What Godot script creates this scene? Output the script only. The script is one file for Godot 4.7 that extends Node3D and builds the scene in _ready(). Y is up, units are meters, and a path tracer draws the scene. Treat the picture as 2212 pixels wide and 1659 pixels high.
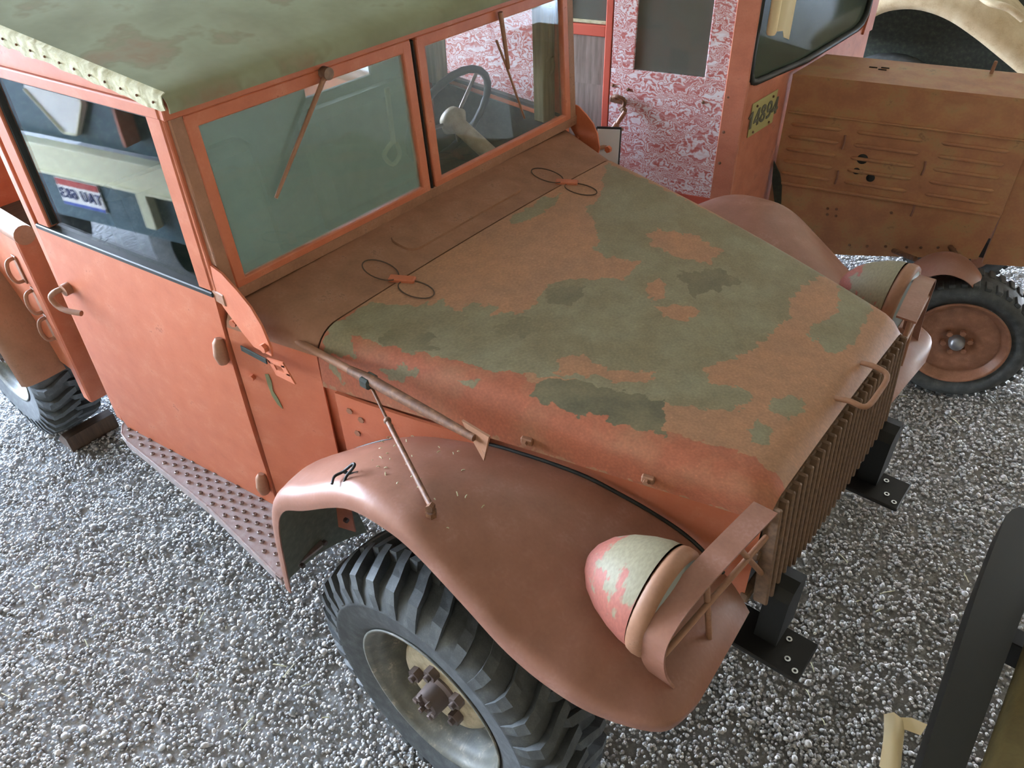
extends Node3D
# A red-oxide military pickup in a gravel-floored barn, seen from above.
# x runs forward along the pickup, y up, z towards its right-hand side. Origin: ground under its front axle.

var M := {}
var used := {}
var rng := RandomNumberGenerator.new()

# ---------------------------------------------------------------- mesh helpers
func mb() -> SurfaceTool:
	var st := SurfaceTool.new()
	st.begin(Mesh.PRIMITIVE_TRIANGLES)
	st.set_smooth_group(-1)
	return st

func tri(st, a, b, c):
	st.add_vertex(a); st.add_vertex(b); st.add_vertex(c)

func face(st, pts, outward):
	var n = (pts[0] - pts[2]).cross(pts[0] - pts[1])
	var q = pts.duplicate()
	if n.dot(outward) < 0.0: q.reverse()
	for i in range(1, q.size() - 1): tri(st, q[0], q[i], q[i + 1])

# chamfered box: centre, size, basis
func box(st, c, s, bas = Basis(), bev = 0.003):
	st.set_smooth_group(-1)
	var h = s * 0.5
	bev = min(bev, min(h.x, min(h.y, h.z)) * 0.6)
	var P = func(sx, sy, sz, ax):
		var v = Vector3(sx * (h.x - (0.0 if ax == 0 else bev)), sy * (h.y - (0.0 if ax == 1 else bev)), sz * (h.z - (0.0 if ax == 2 else bev)))
		return c + bas * v
	for ax in 3:
		for sg in [-1, 1]:
			var q = []
			for k in [[-1, -1], [1, -1], [1, 1], [-1, 1]]:
				var t = [0, 0, 0]
				t[ax] = sg; t[(ax + 1) % 3] = k[0]; t[(ax + 2) % 3] = k[1]
				q.append(P.call(t[0], t[1], t[2], ax))
			var o = Vector3.ZERO; o[ax] = sg
			face(st, q, bas * o)
	for ax in 3:
		var b = (ax + 1) % 3; var d = (ax + 2) % 3
		for s1 in [-1, 1]:
			for s2 in [-1, 1]:
				var t0 = [0, 0, 0]; t0[b] = s1; t0[d] = s2
				var t1 = t0.duplicate(); t0[ax] = -1; t1[ax] = 1
				var o = Vector3.ZERO; o[b] = s1; o[d] = s2
				face(st, [P.call(t0[0], t0[1], t0[2], b), P.call(t1[0], t1[1], t1[2], b), P.call(t1[0], t1[1], t1[2], d), P.call(t0[0], t0[1], t0[2], d)], bas * o)
	for sx in [-1, 1]:
		for sy in [-1, 1]:
			for sz in [-1, 1]:
				face(st, [P.call(sx, sy, sz, 0), P.call(sx, sy, sz, 1), P.call(sx, sy, sz, 2)], bas * Vector3(sx, sy, sz))

# rectangular bar from a to b; w across, h along up
func bar(st, a, b, w, h, up = Vector3.UP, bev = 0.003):
	var d = (b - a).normalized()
	if abs(d.dot(up)) > 0.98: up = Vector3.RIGHT
	var side = d.cross(up).normalized()
	var u2 = side.cross(d).normalized()
	box(st, (a + b) * 0.5, Vector3(a.distance_to(b), h, w), Basis(d, u2, side), bev)

func grid(st, rows, flip = false, uvs = null, grp = 0):
	st.set_smooth_group(grp)
	for i in rows.size() - 1:
		for j in rows[i].size() - 1:
			var ids = [[i, j], [i + 1, j], [i + 1, j + 1], [i, j], [i + 1, j + 1], [i, j + 1]]
			if flip: ids.reverse()
			for k in ids:
				if uvs != null: st.set_uv(uvs[k[0]][k[1]])
				st.add_vertex(rows[k[0]][k[1]])

func grid_normals(rows):
	var out = []
	var n = rows.size()
	for i in n:
		var r = []
		var m = rows[i].size()
		for j in m:
			var du = rows[min(i + 1, n - 1)][j] - rows[max(i - 1, 0)][j]
			var dv = rows[i][min(j + 1, m - 1)] - rows[i][max(j - 1, 0)]
			var q = du.cross(dv)
			r.append(q.normalized() if q.length() > 1e-9 else Vector3.UP)
		out.append(r)
	return out

# sheet with thickness th, grown to the side of sgn * (du x dv)
func sheet(st, rows, th, sgn = 1.0, uvs = null):
	var nr = grid_normals(rows)
	var low = []
	for i in rows.size():
		var r = []
		for j in rows[i].size(): r.append(rows[i][j] - nr[i][j] * th * sgn)
		low.append(r)
	grid(st, rows, sgn > 0, uvs, 1)
	grid(st, low, sgn < 0, uvs, 2)
	st.set_smooth_group(-1)
	var n = rows.size() - 1
	var m = rows[0].size() - 1
	for i in n:
		face(st, [rows[i][0], rows[i + 1][0], low[i + 1][0], low[i][0]], rows[i][0] - rows[i][1])
		face(st, [rows[i][m], rows[i + 1][m], low[i + 1][m], low[i][m]], rows[i][m] - rows[i][m - 1])
	for j in m:
		face(st, [rows[0][j], rows[0][j + 1], low[0][j + 1], low[0][j]], rows[0][j] - rows[1][j])
		face(st, [rows[n][j], rows[n][j + 1], low[n][j + 1], low[n][j]], rows[n][j] - rows[n - 1][j])

func tube(st, pts, r, n = 8, grp = 0):
	var rows = []
	var up = Vector3(0.31, 0.77, 0.55)
	for i in pts.size():
		var d = (pts[min(i + 1, pts.size() - 1)] - pts[max(i - 1, 0)]).normalized()
		var s = d.cross(up).normalized()
		up = s.cross(d).normalized()
		var rr = r[i] if r is Array else r
		var row = []
		for k in n + 1:
			var a = TAU * k / n
			row.append(pts[i] + (s * cos(a) + up * sin(a)) * rr)
		rows.append(row)
	grid(st, rows, true, null, grp)
	st.set_smooth_group(-1)
	for e in [0, rows.size() - 1]:
		var o = (pts[0] - pts[1]) if e == 0 else (pts[e] - pts[e - 1])
		for k in n: face(st, [pts[e], rows[e][k], rows[e][k + 1]], o)

# profile: Vector2(along, radius); axes: origin, axis direction
func lathe(st, prof, origin, axis, n = 32, grp = 0, sharp = false):
	axis = axis.normalized()
	var s = axis.cross(Vector3(0.3, 0.9, 0.2)).normalized()
	var t = axis.cross(s)
	var rows = []
	for p in prof:
		var row = []
		for k in n + 1:
			var a = TAU * k / n
			row.append(origin + axis * p.x + (s * cos(a) + t * sin(a)) * p.y)
		rows.append(row)
	if sharp:
		for i in rows.size() - 1: grid(st, [rows[i], rows[i + 1]], false, null, i + 10)
	else:
		grid(st, rows, false, null, grp)

# extruded polygon: pts Vector2 list, placed with o + u*x + v*y, depth along w
func prism(st, poly, o, u, v, w):
	st.set_smooth_group(-1)
	var p2 = PackedVector2Array(poly)
	var idx = Geometry2D.triangulate_polygon(p2)
	var P = func(q, k): return o + u * q.x + v * q.y + w * k
	for i in range(0, idx.size(), 3):
		face(st, [P.call(p2[idx[i]], 0), P.call(p2[idx[i + 1]], 0), P.call(p2[idx[i + 2]], 0)], -w)
		face(st, [P.call(p2[idx[i]], 1), P.call(p2[idx[i + 1]], 1), P.call(p2[idx[i + 2]], 1)], w)
	var cen = Vector2.ZERO
	var area = 0.0
	for i in p2.size():
		var b = p2[(i + 1) % p2.size()]
		area += p2[i].cross(b)
	for i in p2.size():
		var a = p2[i]; var b = p2[(i + 1) % p2.size()]
		var e = b - a
		var nn = Vector2(e.y, -e.x) * (1.0 if area > 0 else -1.0)
		face(st, [P.call(a, 0), P.call(b, 0), P.call(b, 1), P.call(a, 1)], u * nn.x + v * nn.y)

func hexnut(st, c, axis, r, h):
	axis = axis.normalized()
	var s = axis.cross(Vector3(0.2, 0.3, 0.9)).normalized()
	var t = axis.cross(s)
	var poly = []
	for k in 6: poly.append(Vector2(cos(TAU * k / 6), sin(TAU * k / 6)) * r)
	prism(st, poly, c, s, t, axis * h)

func ball(st, c, r, sx = Vector3.ONE, n = 10):
	var rows = []
	for i in n + 1:
		var th = PI * i / n
		var row = []
		for k in n * 2 + 1:
			var a = TAU * k / (n * 2)
			row.append(c + Vector3(sin(th) * cos(a), cos(th), sin(th) * sin(a)) * r * sx)
		rows.append(row)
	grid(st, rows)

func smooth_path(pts, per = 6):
	var cu = Curve3D.new()
	for i in pts.size():
		var t = (pts[min(i + 1, pts.size() - 1)] - pts[max(i - 1, 0)]) / 6.0
		cu.add_point(pts[i], -t, t)
	var out = []
	for i in pts.size() - 1:
		for k in per: out.append(cu.sample(i, float(k) / per))
	out.append(pts[-1])
	return out

# ---------------------------------------------------------------- object helpers
func numbered(called: String) -> String:
	var k = used.get(called, 0)
	used[called] = k + 1
	return called if k == 0 else "%s_%03d" % [called, k]

func obj(called: String, st, mat, parent):
	st.generate_normals()
	var o := MeshInstance3D.new()
	o.mesh = st.commit()
	o.mesh.surface_set_material(0, mat)
	if parent == self: called = numbered(called)
	o.name = called
	parent.add_child(o, true)
	return o

func thing(called, label, category, at = Vector3.ZERO, group = ""):
	var o := Node3D.new()
	o.name = numbered(called)
	add_child(o)
	o.position = at
	tag(o, label, category, group)
	return o

func tag(o, label, category, group = ""):
	o.set_meta("label", label)
	o.set_meta("category", category)
	if group != "": o.set_meta("group", group)

func node(called, parent, at = Vector3.ZERO):
	var o := Node3D.new()
	o.name = called
	parent.add_child(o, true)
	o.position = at
	return o

func lab(o, text):
	o.set_meta("label", text)
	return o

func struct(called, st, mat, label = ""):
	var o = obj(called, st, mat, self)
	o.set_meta("kind", "structure")
	if label != "": o.set_meta("label", label)
	return o

# ---------------------------------------------------------------- materials
func rgb(r, g, b) -> Color:
	return Color(r / 255.0, g / 255.0, b / 255.0)

func noise_img(sz, freq, octaves, sd):
	var f := FastNoiseLite.new()
	f.seed = sd
	f.noise_type = FastNoiseLite.TYPE_SIMPLEX_SMOOTH
	f.frequency = freq
	f.fractal_octaves = octaves
	return f.get_seamless_image(sz, sz)

# colours [ [position, Color], ... ] looked up by two noises: a coarse and a fine one
func noise_tex(sz, freq, stops, sd, fine = 0.25, octaves = 5) -> ImageTexture:
	var a = noise_img(sz, freq, octaves, sd)
	var b = noise_img(sz, freq * 9.0, 2, sd + 7)
	var g := Gradient.new()
	g.offsets = PackedFloat32Array(stops.map(func(s): return s[0]))
	g.colors = PackedColorArray(stops.map(func(s): return s[1]))
	var lut = []
	for i in 256: lut.append(g.sample(i / 255.0))
	var im := Image.create(sz, sz, false, Image.FORMAT_RGB8)
	for y in sz:
		for x in sz:
			var t = a.get_pixel(x, y).r * (1.0 - fine) + b.get_pixel(x, y).r * fine
			im.set_pixel(x, y, lut[clampi(int(t * 255.0), 0, 255)])
	im.generate_mipmaps()
	return ImageTexture.create_from_image(im)

func plain(col, rough = 0.6, metal = 0.0):
	var m := StandardMaterial3D.new()
	m.albedo_color = col
	m.roughness = rough
	m.metallic = metal
	return m

func textured(tex, scale, rough, bump_tex = null, bump = 0.0, spec = 0.5):
	var m := StandardMaterial3D.new()
	m.albedo_texture = tex
	m.roughness = rough
	m.metallic_specular = spec
	m.uv1_triplanar = true
	m.uv1_world_triplanar = true
	m.uv1_scale = Vector3.ONE * scale
	if bump_tex != null:
		m.heightmap_enabled = true
		m.heightmap_texture = bump_tex
		m.heightmap_scale = bump
	return m

func glass(tint, alpha, rough = 0.02):
	var m := StandardMaterial3D.new()
	m.transparency = BaseMaterial3D.TRANSPARENCY_ALPHA
	m.albedo_color = Color(tint.r, tint.g, tint.b, alpha)
	m.roughness = rough
	m.metallic_specular = 0.5
	return m

func make_materials():
	var bump = ImageTexture.create_from_image(noise_img(256, 0.03, 4, 91))
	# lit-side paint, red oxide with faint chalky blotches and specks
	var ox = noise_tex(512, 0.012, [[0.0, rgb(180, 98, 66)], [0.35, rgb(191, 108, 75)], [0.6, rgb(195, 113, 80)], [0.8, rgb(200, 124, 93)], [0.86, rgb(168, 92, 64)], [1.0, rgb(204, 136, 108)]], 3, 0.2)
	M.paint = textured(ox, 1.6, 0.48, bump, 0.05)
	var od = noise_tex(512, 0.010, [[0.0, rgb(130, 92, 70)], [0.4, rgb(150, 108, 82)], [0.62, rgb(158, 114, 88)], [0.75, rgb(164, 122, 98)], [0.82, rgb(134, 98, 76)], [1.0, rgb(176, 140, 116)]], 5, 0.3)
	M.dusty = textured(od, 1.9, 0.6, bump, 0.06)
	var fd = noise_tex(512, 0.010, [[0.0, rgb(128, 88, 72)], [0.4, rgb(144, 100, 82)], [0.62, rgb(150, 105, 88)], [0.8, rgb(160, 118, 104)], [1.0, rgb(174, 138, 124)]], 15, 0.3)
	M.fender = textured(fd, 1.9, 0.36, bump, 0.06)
	var rf = noise_tex(512, 0.006, [[0.0, rgb(122, 122, 98)], [0.42, rgb(136, 138, 112)], [0.62, rgb(142, 146, 120)], [0.72, rgb(132, 128, 102)], [0.78, rgb(138, 130, 106)], [0.9, rgb(138, 120, 96)], [1.0, rgb(146, 144, 118)]], 21, 0.12)
	M.roof = textured(rf, 0.9, 0.9, bump, 0.08, 0.15)
	var cv = noise_tex(512, 0.02, [[0.0, rgb(120, 110, 74)], [0.3, rgb(176, 172, 136)], [0.6, rgb(206, 204, 176)], [0.8, rgb(192, 184, 140)], [0.9, rgb(170, 150, 90)], [1.0, rgb(214, 210, 188)]], 23, 0.3)
	M.canvas = textured(cv, 3.0, 0.85, bump, 0.3)
	M.olive = plain(rgb(116, 118, 84), 0.75)
	var rub = noise_tex(256, 0.02, [[0.0, rgb(54, 56, 57)], [0.5, rgb(74, 77, 78)], [0.8, rgb(94, 98, 98)], [1.0, rgb(116, 118, 116)]], 31, 0.35)
	M.rubber = textured(rub, 4.0, 0.62, bump, 0.08)
	var rim = noise_tex(256, 0.02, [[0.0, rgb(128, 112, 88)], [0.45, rgb(172, 158, 128)], [0.7, rgb(190, 176, 148)], [1.0, rgb(140, 112, 90)]], 33, 0.3)
	M.wheel = textured(rim, 4.0, 0.55, bump, 0.05)
	M.rim = textured(noise_tex(256, 0.02, [[0.0, rgb(74, 74, 68)], [0.5, rgb(98, 98, 90)], [0.72, rgb(122, 118, 106)], [0.82, rgb(176, 166, 146)], [1.0, rgb(190, 180, 160)]], 34, 0.25), 3.0, 0.55)
	M.steel = plain(rgb(112, 98, 92), 0.45, 0.6)
	M.stud = plain(rgb(134, 120, 116), 0.35, 0.4)
	M.darksteel = plain(rgb(36, 34, 33), 0.5, 0.3)
	M.rust = textured(noise_tex(256, 0.03, [[0.0, rgb(70, 46, 34)], [0.5, rgb(112, 76, 54)], [0.8, rgb(150, 108, 76)], [1.0, rgb(178, 140, 104)]], 35, 0.3), 5.0, 0.6)
	M.grime = textured(noise_tex(256, 0.03, [[0.0, rgb(24, 28, 24)], [0.6, rgb(46, 52, 44)], [1.0, rgb(84, 86, 70)]], 36, 0.3), 4.0, 0.8)
	M.underseal = textured(noise_tex(256, 0.03, [[0.0, rgb(92, 96, 84)], [0.6, rgb(114, 118, 104)], [1.0, rgb(138, 138, 122)]], 38, 0.3), 4.0, 0.85)
	M.grille = textured(noise_tex(256, 0.03, [[0.0, rgb(96, 76, 60)], [0.5, rgb(124, 98, 78)], [1.0, rgb(148, 116, 92)]], 37, 0.3), 5.0, 0.6)
	M.wire = plain(rgb(84, 66, 52), 0.7)
	M.black = plain(rgb(22, 22, 20), 0.6)
	M.seal = plain(rgb(30, 34, 32), 0.5)
	M.gap = plain(rgb(30, 24, 20), 0.9)
	M.glass_dusty = glass(rgb(150, 178, 168), 0.42, 0.03)
	M.glass = glass(rgb(120, 140, 130), 0.10, 0.01)
	M.glass_door = glass(rgb(60, 76, 70), 0.05, 0.01)
	M.glass_van = glass(rgb(92, 102, 88), 0.5, 0.06)
	M.glass_ply = glass(rgb(122, 124, 116), 0.6, 0.08)
	M.glass_van.metallic_specular = 0.18
	M.platered = plain(rgb(176, 60, 54), 0.4)
	M.plateblue = plain(rgb(60, 80, 160), 0.4)
	M.plateink = plain(rgb(40, 48, 96), 0.4)
	M.lens = plain(rgb(150, 160, 158), 0.15)
	M.lampshell = lamp_material()
	var st_ = noise_tex(256, 0.02, [[0.0, rgb(140, 118, 112)], [0.5, rgb(160, 146, 142)], [0.8, rgb(168, 158, 156)], [1.0, rgb(172, 132, 122)]], 43, 0.3)
	M.step = textured(st_, 4.0, 0.4, bump, 0.05)
	M.wood_grey = textured(wood_tex(256, rgb(104, 92, 84), rgb(158, 146, 138), 5), 1.6, 0.85)
	M.wood_post = textured(wood_tex(256, rgb(112, 108, 80), rgb(160, 156, 124), 6), 1.6, 0.8)
	M.wood_dark = textured(wood_tex(256, rgb(58, 44, 34), rgb(92, 70, 54), 8), 1.6, 0.85)
	M.ply = textured(ply_tex(900), 0.75, 0.7)
	var vr = noise_tex(512, 0.012, [[0.0, rgb(176, 108, 86)], [0.45, rgb(196, 122, 96)], [0.7, rgb(202, 130, 104)], [0.85, rgb(178, 114, 92)], [1.0, rgb(208, 144, 120)]], 51, 0.25)
	M.van = textured(vr, 1.5, 0.5, bump, 0.06)
	var vn = noise_tex(512, 0.009, [[0.0, rgb(154, 104, 76)], [0.4, rgb(172, 118, 84)], [0.6, rgb(178, 130, 90)], [0.75, rgb(172, 136, 94)], [0.86, rgb(140, 104, 76)], [1.0, rgb(188, 150, 118)]], 53, 0.25)
	M.nose = textured(vn, 1.4, 0.5, bump, 0.08)
	M.red = plain(rgb(196, 92, 74), 0.55)
	M.copper = textured(noise_tex(256, 0.02, [[0.0, rgb(126, 84, 62)], [0.5, rgb(158, 108, 82)], [0.8, rgb(180, 130, 104)], [1.0, rgb(204, 160, 138)]], 55, 0.3), 4.0, 0.35)
	M.chrome = plain(rgb(210, 214, 216), 0.12, 1.0)
	M.mirror = plain(rgb(206, 216, 222), 0.25)
	M.cap = plain(rgb(150, 150, 152), 0.3, 0.5)
	M.plate = plain(rgb(176, 168, 112), 0.6)
	M.ink = plain(rgb(98, 98, 84), 0.6)
	M.cream = textured(noise_tex(256, 0.02, [[0.0, rgb(150, 124, 92)], [0.4, rgb(192, 172, 138)], [0.7, rgb(206, 190, 158)], [1.0, rgb(222, 208, 180)]], 57, 0.25), 2.0, 0.5)
	M.cloth = plain(rgb(226, 210, 172), 0.9)
	M.paper = plain(rgb(232, 212, 170), 0.85)
	M.truckcream = plain(rgb(214, 212, 178), 0.45)
	M.white = plain(rgb(228, 226, 218), 0.5)
	M.bluegrey = plain(rgb(62, 84, 92), 0.35)
	M.bumper = plain(rgb(34, 34, 28), 0.55)
	M.olivepaint = textured(noise_tex(256, 0.02, [[0.0, rgb(74, 62, 32)], [0.5, rgb(98, 84, 46)], [1.0, rgb(118, 104, 62)]], 59, 0.3), 2.0, 0.6)
	M.barn = textured(wood_tex(256, rgb(146, 132, 110), rgb(186, 172, 148), 9), 0.7, 0.9)
	M.seat = textured(noise_tex(256, 0.02, [[0.0, rgb(50, 54, 46)], [0.6, rgb(78, 82, 68)], [1.0, rgb(108, 106, 88)]], 61, 0.3), 3.0, 0.8)
	M.hood = hood_material()

# headlamp shell: pink oxide with a cream crust of dust lying over its back, ragged-edged
func lamp_material():
	var f := FastNoiseLite.new()
	f.seed = 66
	f.frequency = 0.02
	f.fractal_octaves = 4
	var im := Image.create(512, 256, false, Image.FORMAT_RGB8)
	for y in 256:
		for x in 512:
			var t = x / 512.0 * TAU - PI
			var d = 1.25 - abs(t + 0.35) + 0.9 * f.get_noise_2d(x, y)
			var e = (y / 255.0 - 0.30) * 3.0 + 0.8 * f.get_noise_2d(x + 900.0, y)
			var k = smoothstep(-0.12, 0.12, min(d, e))
			var n = 1.0 + 0.1 * f.get_noise_2d(x * 4.0, y * 4.0)
			var c = rgb(160, 94, 80).lerp(rgb(138, 130, 106), k)
			im.set_pixel(x, y, Color(c.r * n, c.g * n, c.b * n))
	im.generate_mipmaps()
	var m := StandardMaterial3D.new()
	m.albedo_texture = ImageTexture.create_from_image(im)
	m.roughness = 0.6
	return m

func wood_tex(sz, dark, light, sd) -> ImageTexture:
	var f := FastNoiseLite.new()
	f.seed = sd
	f.frequency = 0.02
	f.fractal_octaves = 4
	var im := Image.create(sz, sz, false, Image.FORMAT_RGB8)
	for y in sz:
		for x in sz:
			var t = 0.5 + 0.5 * f.get_noise_2d(x * 6.0, y * 0.35) + 0.25 * f.get_noise_2d(x * 22.0 + 300.0, y * 1.2)
			im.set_pixel(x, y, dark.lerp(light, clampf(t, 0, 1)))
	return ImageTexture.create_from_image(im)

# weathered rotary-cut plywood: whitened contour bands over red stain
func ply_tex(sz) -> ImageTexture:
	var f := FastNoiseLite.new()
	f.seed = 77
	f.frequency = 0.006
	f.fractal_octaves = 2
	var g := FastNoiseLite.new()
	g.seed = 78
	g.frequency = 0.05
	var red = rgb(192, 96, 90)
	var white = rgb(238, 234, 240)
	var im := Image.create(sz, sz, false, Image.FORMAT_RGB8)
	for y in sz:
		for x in sz:
			var wx = x + 26.0 * g.get_noise_2d(x * 0.5, y * 0.5)
			var wy = y + 22.0 * g.get_noise_2d(x * 0.5 + 900.0, y * 0.5)
			var h = f.get_noise_2d(wx * 0.75, wy * 1.5)
			var t = 0.5 + 0.5 * sin(h * 44.0)
			var k = 0.72 + 0.5 * f.get_noise_2d(x * 0.7 + 4000.0, y * 0.7) + 0.16 * g.get_noise_2d(x * 4.0, y * 4.0)
			im.set_pixel(x, y, red.lerp(white, clampf(smoothstep(0.2, 0.75, t * (k + 0.35)) * 0.95 + 0.08, 0.0, 1.0)))
	im.generate_mipmaps()
	return ImageTexture.create_from_image(im)

# Where the red-oxide coat has come off the bonnet: outlines in (share of length, share of girth) of the panel.
const BARE = [
	["P", [0,0.64, 0.08,0.68, 0.15,0.62, 0.3,0.69, 0.38,0.72, 0.45,0.7, 0.6,0.75, 0.68,0.71, 0.75,0.73, 0.9,0.66, 1,0.7, 1,1, 0,1]],
	["P", [0,-1, 1,-1, 1,-0.78, 0.8,-0.82, 0.6,-0.8, 0.4,-0.84, 0.2,-0.8, 0,-0.83]],
	["O", [0.008,0.845, 0.004,0.794, 0.004,0.734, 0.008,0.669, 0.008,0.584, 0.046,0.589, 0.108,0.544, 0.143,0.489, 0.185,0.514, 0.205,0.514, 0.193,0.449, 0.255,0.424, 0.27,0.469, 0.309,0.409, 0.324,0.358, 0.309,0.278, 0.293,0.198, 0.324,0.118, 0.378,0.053, 0.421,0.003, 0.421,-0.078, 0.413,-0.173, 0.355,-0.108, 0.286,-0.098, 0.263,-0.193, 0.201,-0.288, 0.143,-0.338, 0.124,-0.479, 0.004,-0.729, 0.351,-0.749, 0.653,-0.789, 0.849,-0.794, 0.911,-0.794, 0.927,-0.614, 0.938,-0.439, 0.931,-0.213, 0.9,-0.198, 0.849,-0.248, 0.849,-0.409, 0.869,-0.509, 0.788,-0.965, 0.757,-0.534, 0.761,-0.398, 0.792,-0.318, 0.788,-0.198, 0.788,-0.113, 0.78,0.028, 0.784,0.093, 0.757,0.163, 0.749,0.223, 0.73,0.303, 0.768,0.353, 0.803,0.333, 0.842,0.328, 0.853,0.398, 0.822,0.484, 0.772,0.539, 0.741,0.559, 0.726,0.569, 0.664,0.584, 0.598,0.619, 0.556,0.619, 0.506,0.649, 0.409,0.724, 0.351,0.739, 0.32,0.729, 0.239,0.749, 0.201,0.774, 0.139,0.774, 0.081,0.779, 0.062,0.784, 0.093,0.855, 0.035,0.875, 0.012,0.865]],
	["R", [0.34,-0.348, 0.359,-0.424, 0.436,-0.514, 0.533,-0.499, 0.541,-0.368, 0.463,-0.298, 0.386,-0.303]],
	["R", [0.544,0.068, 0.575,-0.013, 0.622,-0.033, 0.629,0.053, 0.575,0.103]],
	["R", [0.471,0.559, 0.49,0.514, 0.521,0.504, 0.56,0.504, 0.587,0.554, 0.506,0.634]],
	["R", [0.571,0.544, 0.614,0.479, 0.664,0.429, 0.664,0.504, 0.602,0.574]],
	["R", [0.475,-0.033, 0.486,-0.123, 0.537,-0.023, 0.517,0.053]],
	["S", [0.884,0.293, 0.931,0.193, 0.95,0.268, 0.931,0.368, 0.9,0.373]],
	["S", [0.884,0.544, 0.888,0.434, 0.927,0.479, 0.934,0.559, 0.907,0.579]],
	["S", [0.019,-0.053, 0.008,-0.288, 0.035,-0.368, 0.058,-0.268, 0.069,-0.113]],
	["S", [0.158,0.87, 0.232,0.84, 0.212,0.905, 0.178,0.895]],
	["S", [0.344,0.81, 0.382,0.799, 0.371,0.835]],
	["S", [0.019,0.905, 0.05,0.93, 0.062,0.96, 0.027,0.94]],
	["S", [0.201,0.84, 0.247,0.835, 0.243,0.86, 0.212,0.865]],
	["D", [0.486,0.724, 0.494,0.679, 0.556,0.619, 0.598,0.619, 0.664,0.584, 0.726,0.569, 0.734,0.604, 0.768,0.759, 0.749,0.729, 0.718,0.764, 0.699,0.749, 0.68,0.774, 0.653,0.754, 0.629,0.759, 0.618,0.789, 0.591,0.779, 0.571,0.799, 0.506,0.779]],
	["E", [0.12,0.759, 0.139,0.674, 0.208,0.664, 0.255,0.724, 0.189,0.774]],
	["E", [0.297,0.243, 0.367,0.123, 0.39,0.258, 0.344,0.298]],
	["E", [0.301,0.534, 0.324,0.419, 0.386,0.414, 0.375,0.524]],
	["E", [0.502,-0.193, 0.575,-0.378, 0.641,-0.348, 0.587,-0.103]],
]

func hood_material():
	var w = 820
	var h = 900
	var mask := Image.create(w, h, false, Image.FORMAT_L8)
	for item in BARE:
		var v = {"O": 0.34, "S": 0.34, "R": 0.0, "D": 0.68, "E": 0.45, "P": 0.14}[item[0]]
		var p = item[1]
		var poly = []
		for i in range(0, p.size(), 2): poly.append(Vector2(p[i] * (w - 1), (p[i + 1] * 0.5 + 0.5) * (h - 1)))
		var lo = h; var hi = 0
		for q in poly:
			lo = min(lo, int(q.y)); hi = max(hi, int(q.y) + 1)
		for y in range(max(lo, 0), min(hi + 1, h)):
			var xs = []
			for i in poly.size():
				var a = poly[i]; var b = poly[(i + 1) % poly.size()]
				if (a.y <= y) != (b.y <= y): xs.append(a.x + (y - a.y) / (b.y - a.y) * (b.x - a.x))
			xs.sort()
			for i in range(0, xs.size() - 1, 2):
				for x in range(max(int(xs[i]), 0), min(int(xs[i + 1]) + 1, w)): mask.set_pixel(x, y, Color(v, v, v))
	var f := FastNoiseLite.new()
	f.seed = 12
	f.frequency = 0.03
	f.fractal_octaves = 4
	var red = rgb(162, 121, 92)
	var red2 = rgb(172, 126, 94)
	var rubbed = rgb(168, 98, 72)
	var bare = rgb(128, 118, 90)
	var bare2 = rgb(138, 132, 106)
	var dark = rgb(98, 94, 74)
	var im := Image.create(w, h, false, Image.FORMAT_RGB8)
	for y in h:
		for x in w:
			var n1 = f.get_noise_2d(x, y)
			var n2 = f.get_noise_2d(x + 3000.0, y)
			var m = mask.get_pixel(clampi(int(x + n1 * 14.0), 0, w - 1), clampi(int(y + n2 * 14.0), 0, h - 1)).r
			var n3 = f.get_noise_2d(x * 0.25 + 700.0, y * 0.25)
			var n4 = f.get_noise_2d(x * 5.0, y * 5.0 + 900.0)
			var c = red.lerp(red2, clampf(0.5 + n3, 0, 1))
			if m > 0.5: c = dark.lerp(bare, clampf(0.2 + n3, 0, 1))
			elif m > 0.4: c = bare.lerp(dark, clampf(0.3 + 0.5 * n3, 0, 1))
			elif m > 0.2: c = bare.lerp(bare2, clampf(0.5 + 1.2 * n3, 0, 1))
			elif m > 0.1: c = rubbed.lerp(red, clampf(0.15 + 0.7 * n3, 0, 1))
			var k = 1.0 + 0.10 * n4 + 0.06 * n1
			if n4 > 0.62: k *= 1.12
			im.set_pixel(x, y, Color(c.r * k, c.g * k, c.b * k))
	im.generate_mipmaps()
	var m := StandardMaterial3D.new()
	m.albedo_texture = ImageTexture.create_from_image(im)
	m.roughness = 0.5
	return m

# ---------------------------------------------------------------- the setting
func build_setting():
	var st = mb()
	box(st, Vector3(-3.5, -0.1, -1.0), Vector3(26, 0.18, 26))
	struct("floor", st, M.dirt, "barn floor of pale dusty gravel")
	# barn shell, open at the left where daylight comes in
	var walls = [["wall_front", Vector3(6.5, 2.4, -1.0), Vector3(0.2, 4.8, 17.2)], ["wall_right", Vector3(-1.0, 2.4, 7.6), Vector3(15.2, 4.8, 0.2)], ["wall_far", Vector3(-1.0, 3.05, -9.6), Vector3(15.2, 3.5, 0.2)]]
	for w in walls:
		st = mb(); box(st, w[1], w[2]); struct(w[0], st, M.barn)
	st = mb()
	box(st, Vector3(-8.6, 4.7, -1.0), Vector3(0.2, 0.4, 17.2))
	box(st, Vector3(-8.6, 2.25, -8.2), Vector3(0.2, 4.5, 2.8))
	box(st, Vector3(-8.6, 2.25, 7.1), Vector3(0.2, 4.5, 1.0))
	struct("wall_rear", st, M.barn)
	st = mb()
	box(st, Vector3(-1.0, 4.9, -1.0), Vector3(15.6, 0.2, 17.6))
	struct("ceiling", st, M.barn)

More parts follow.
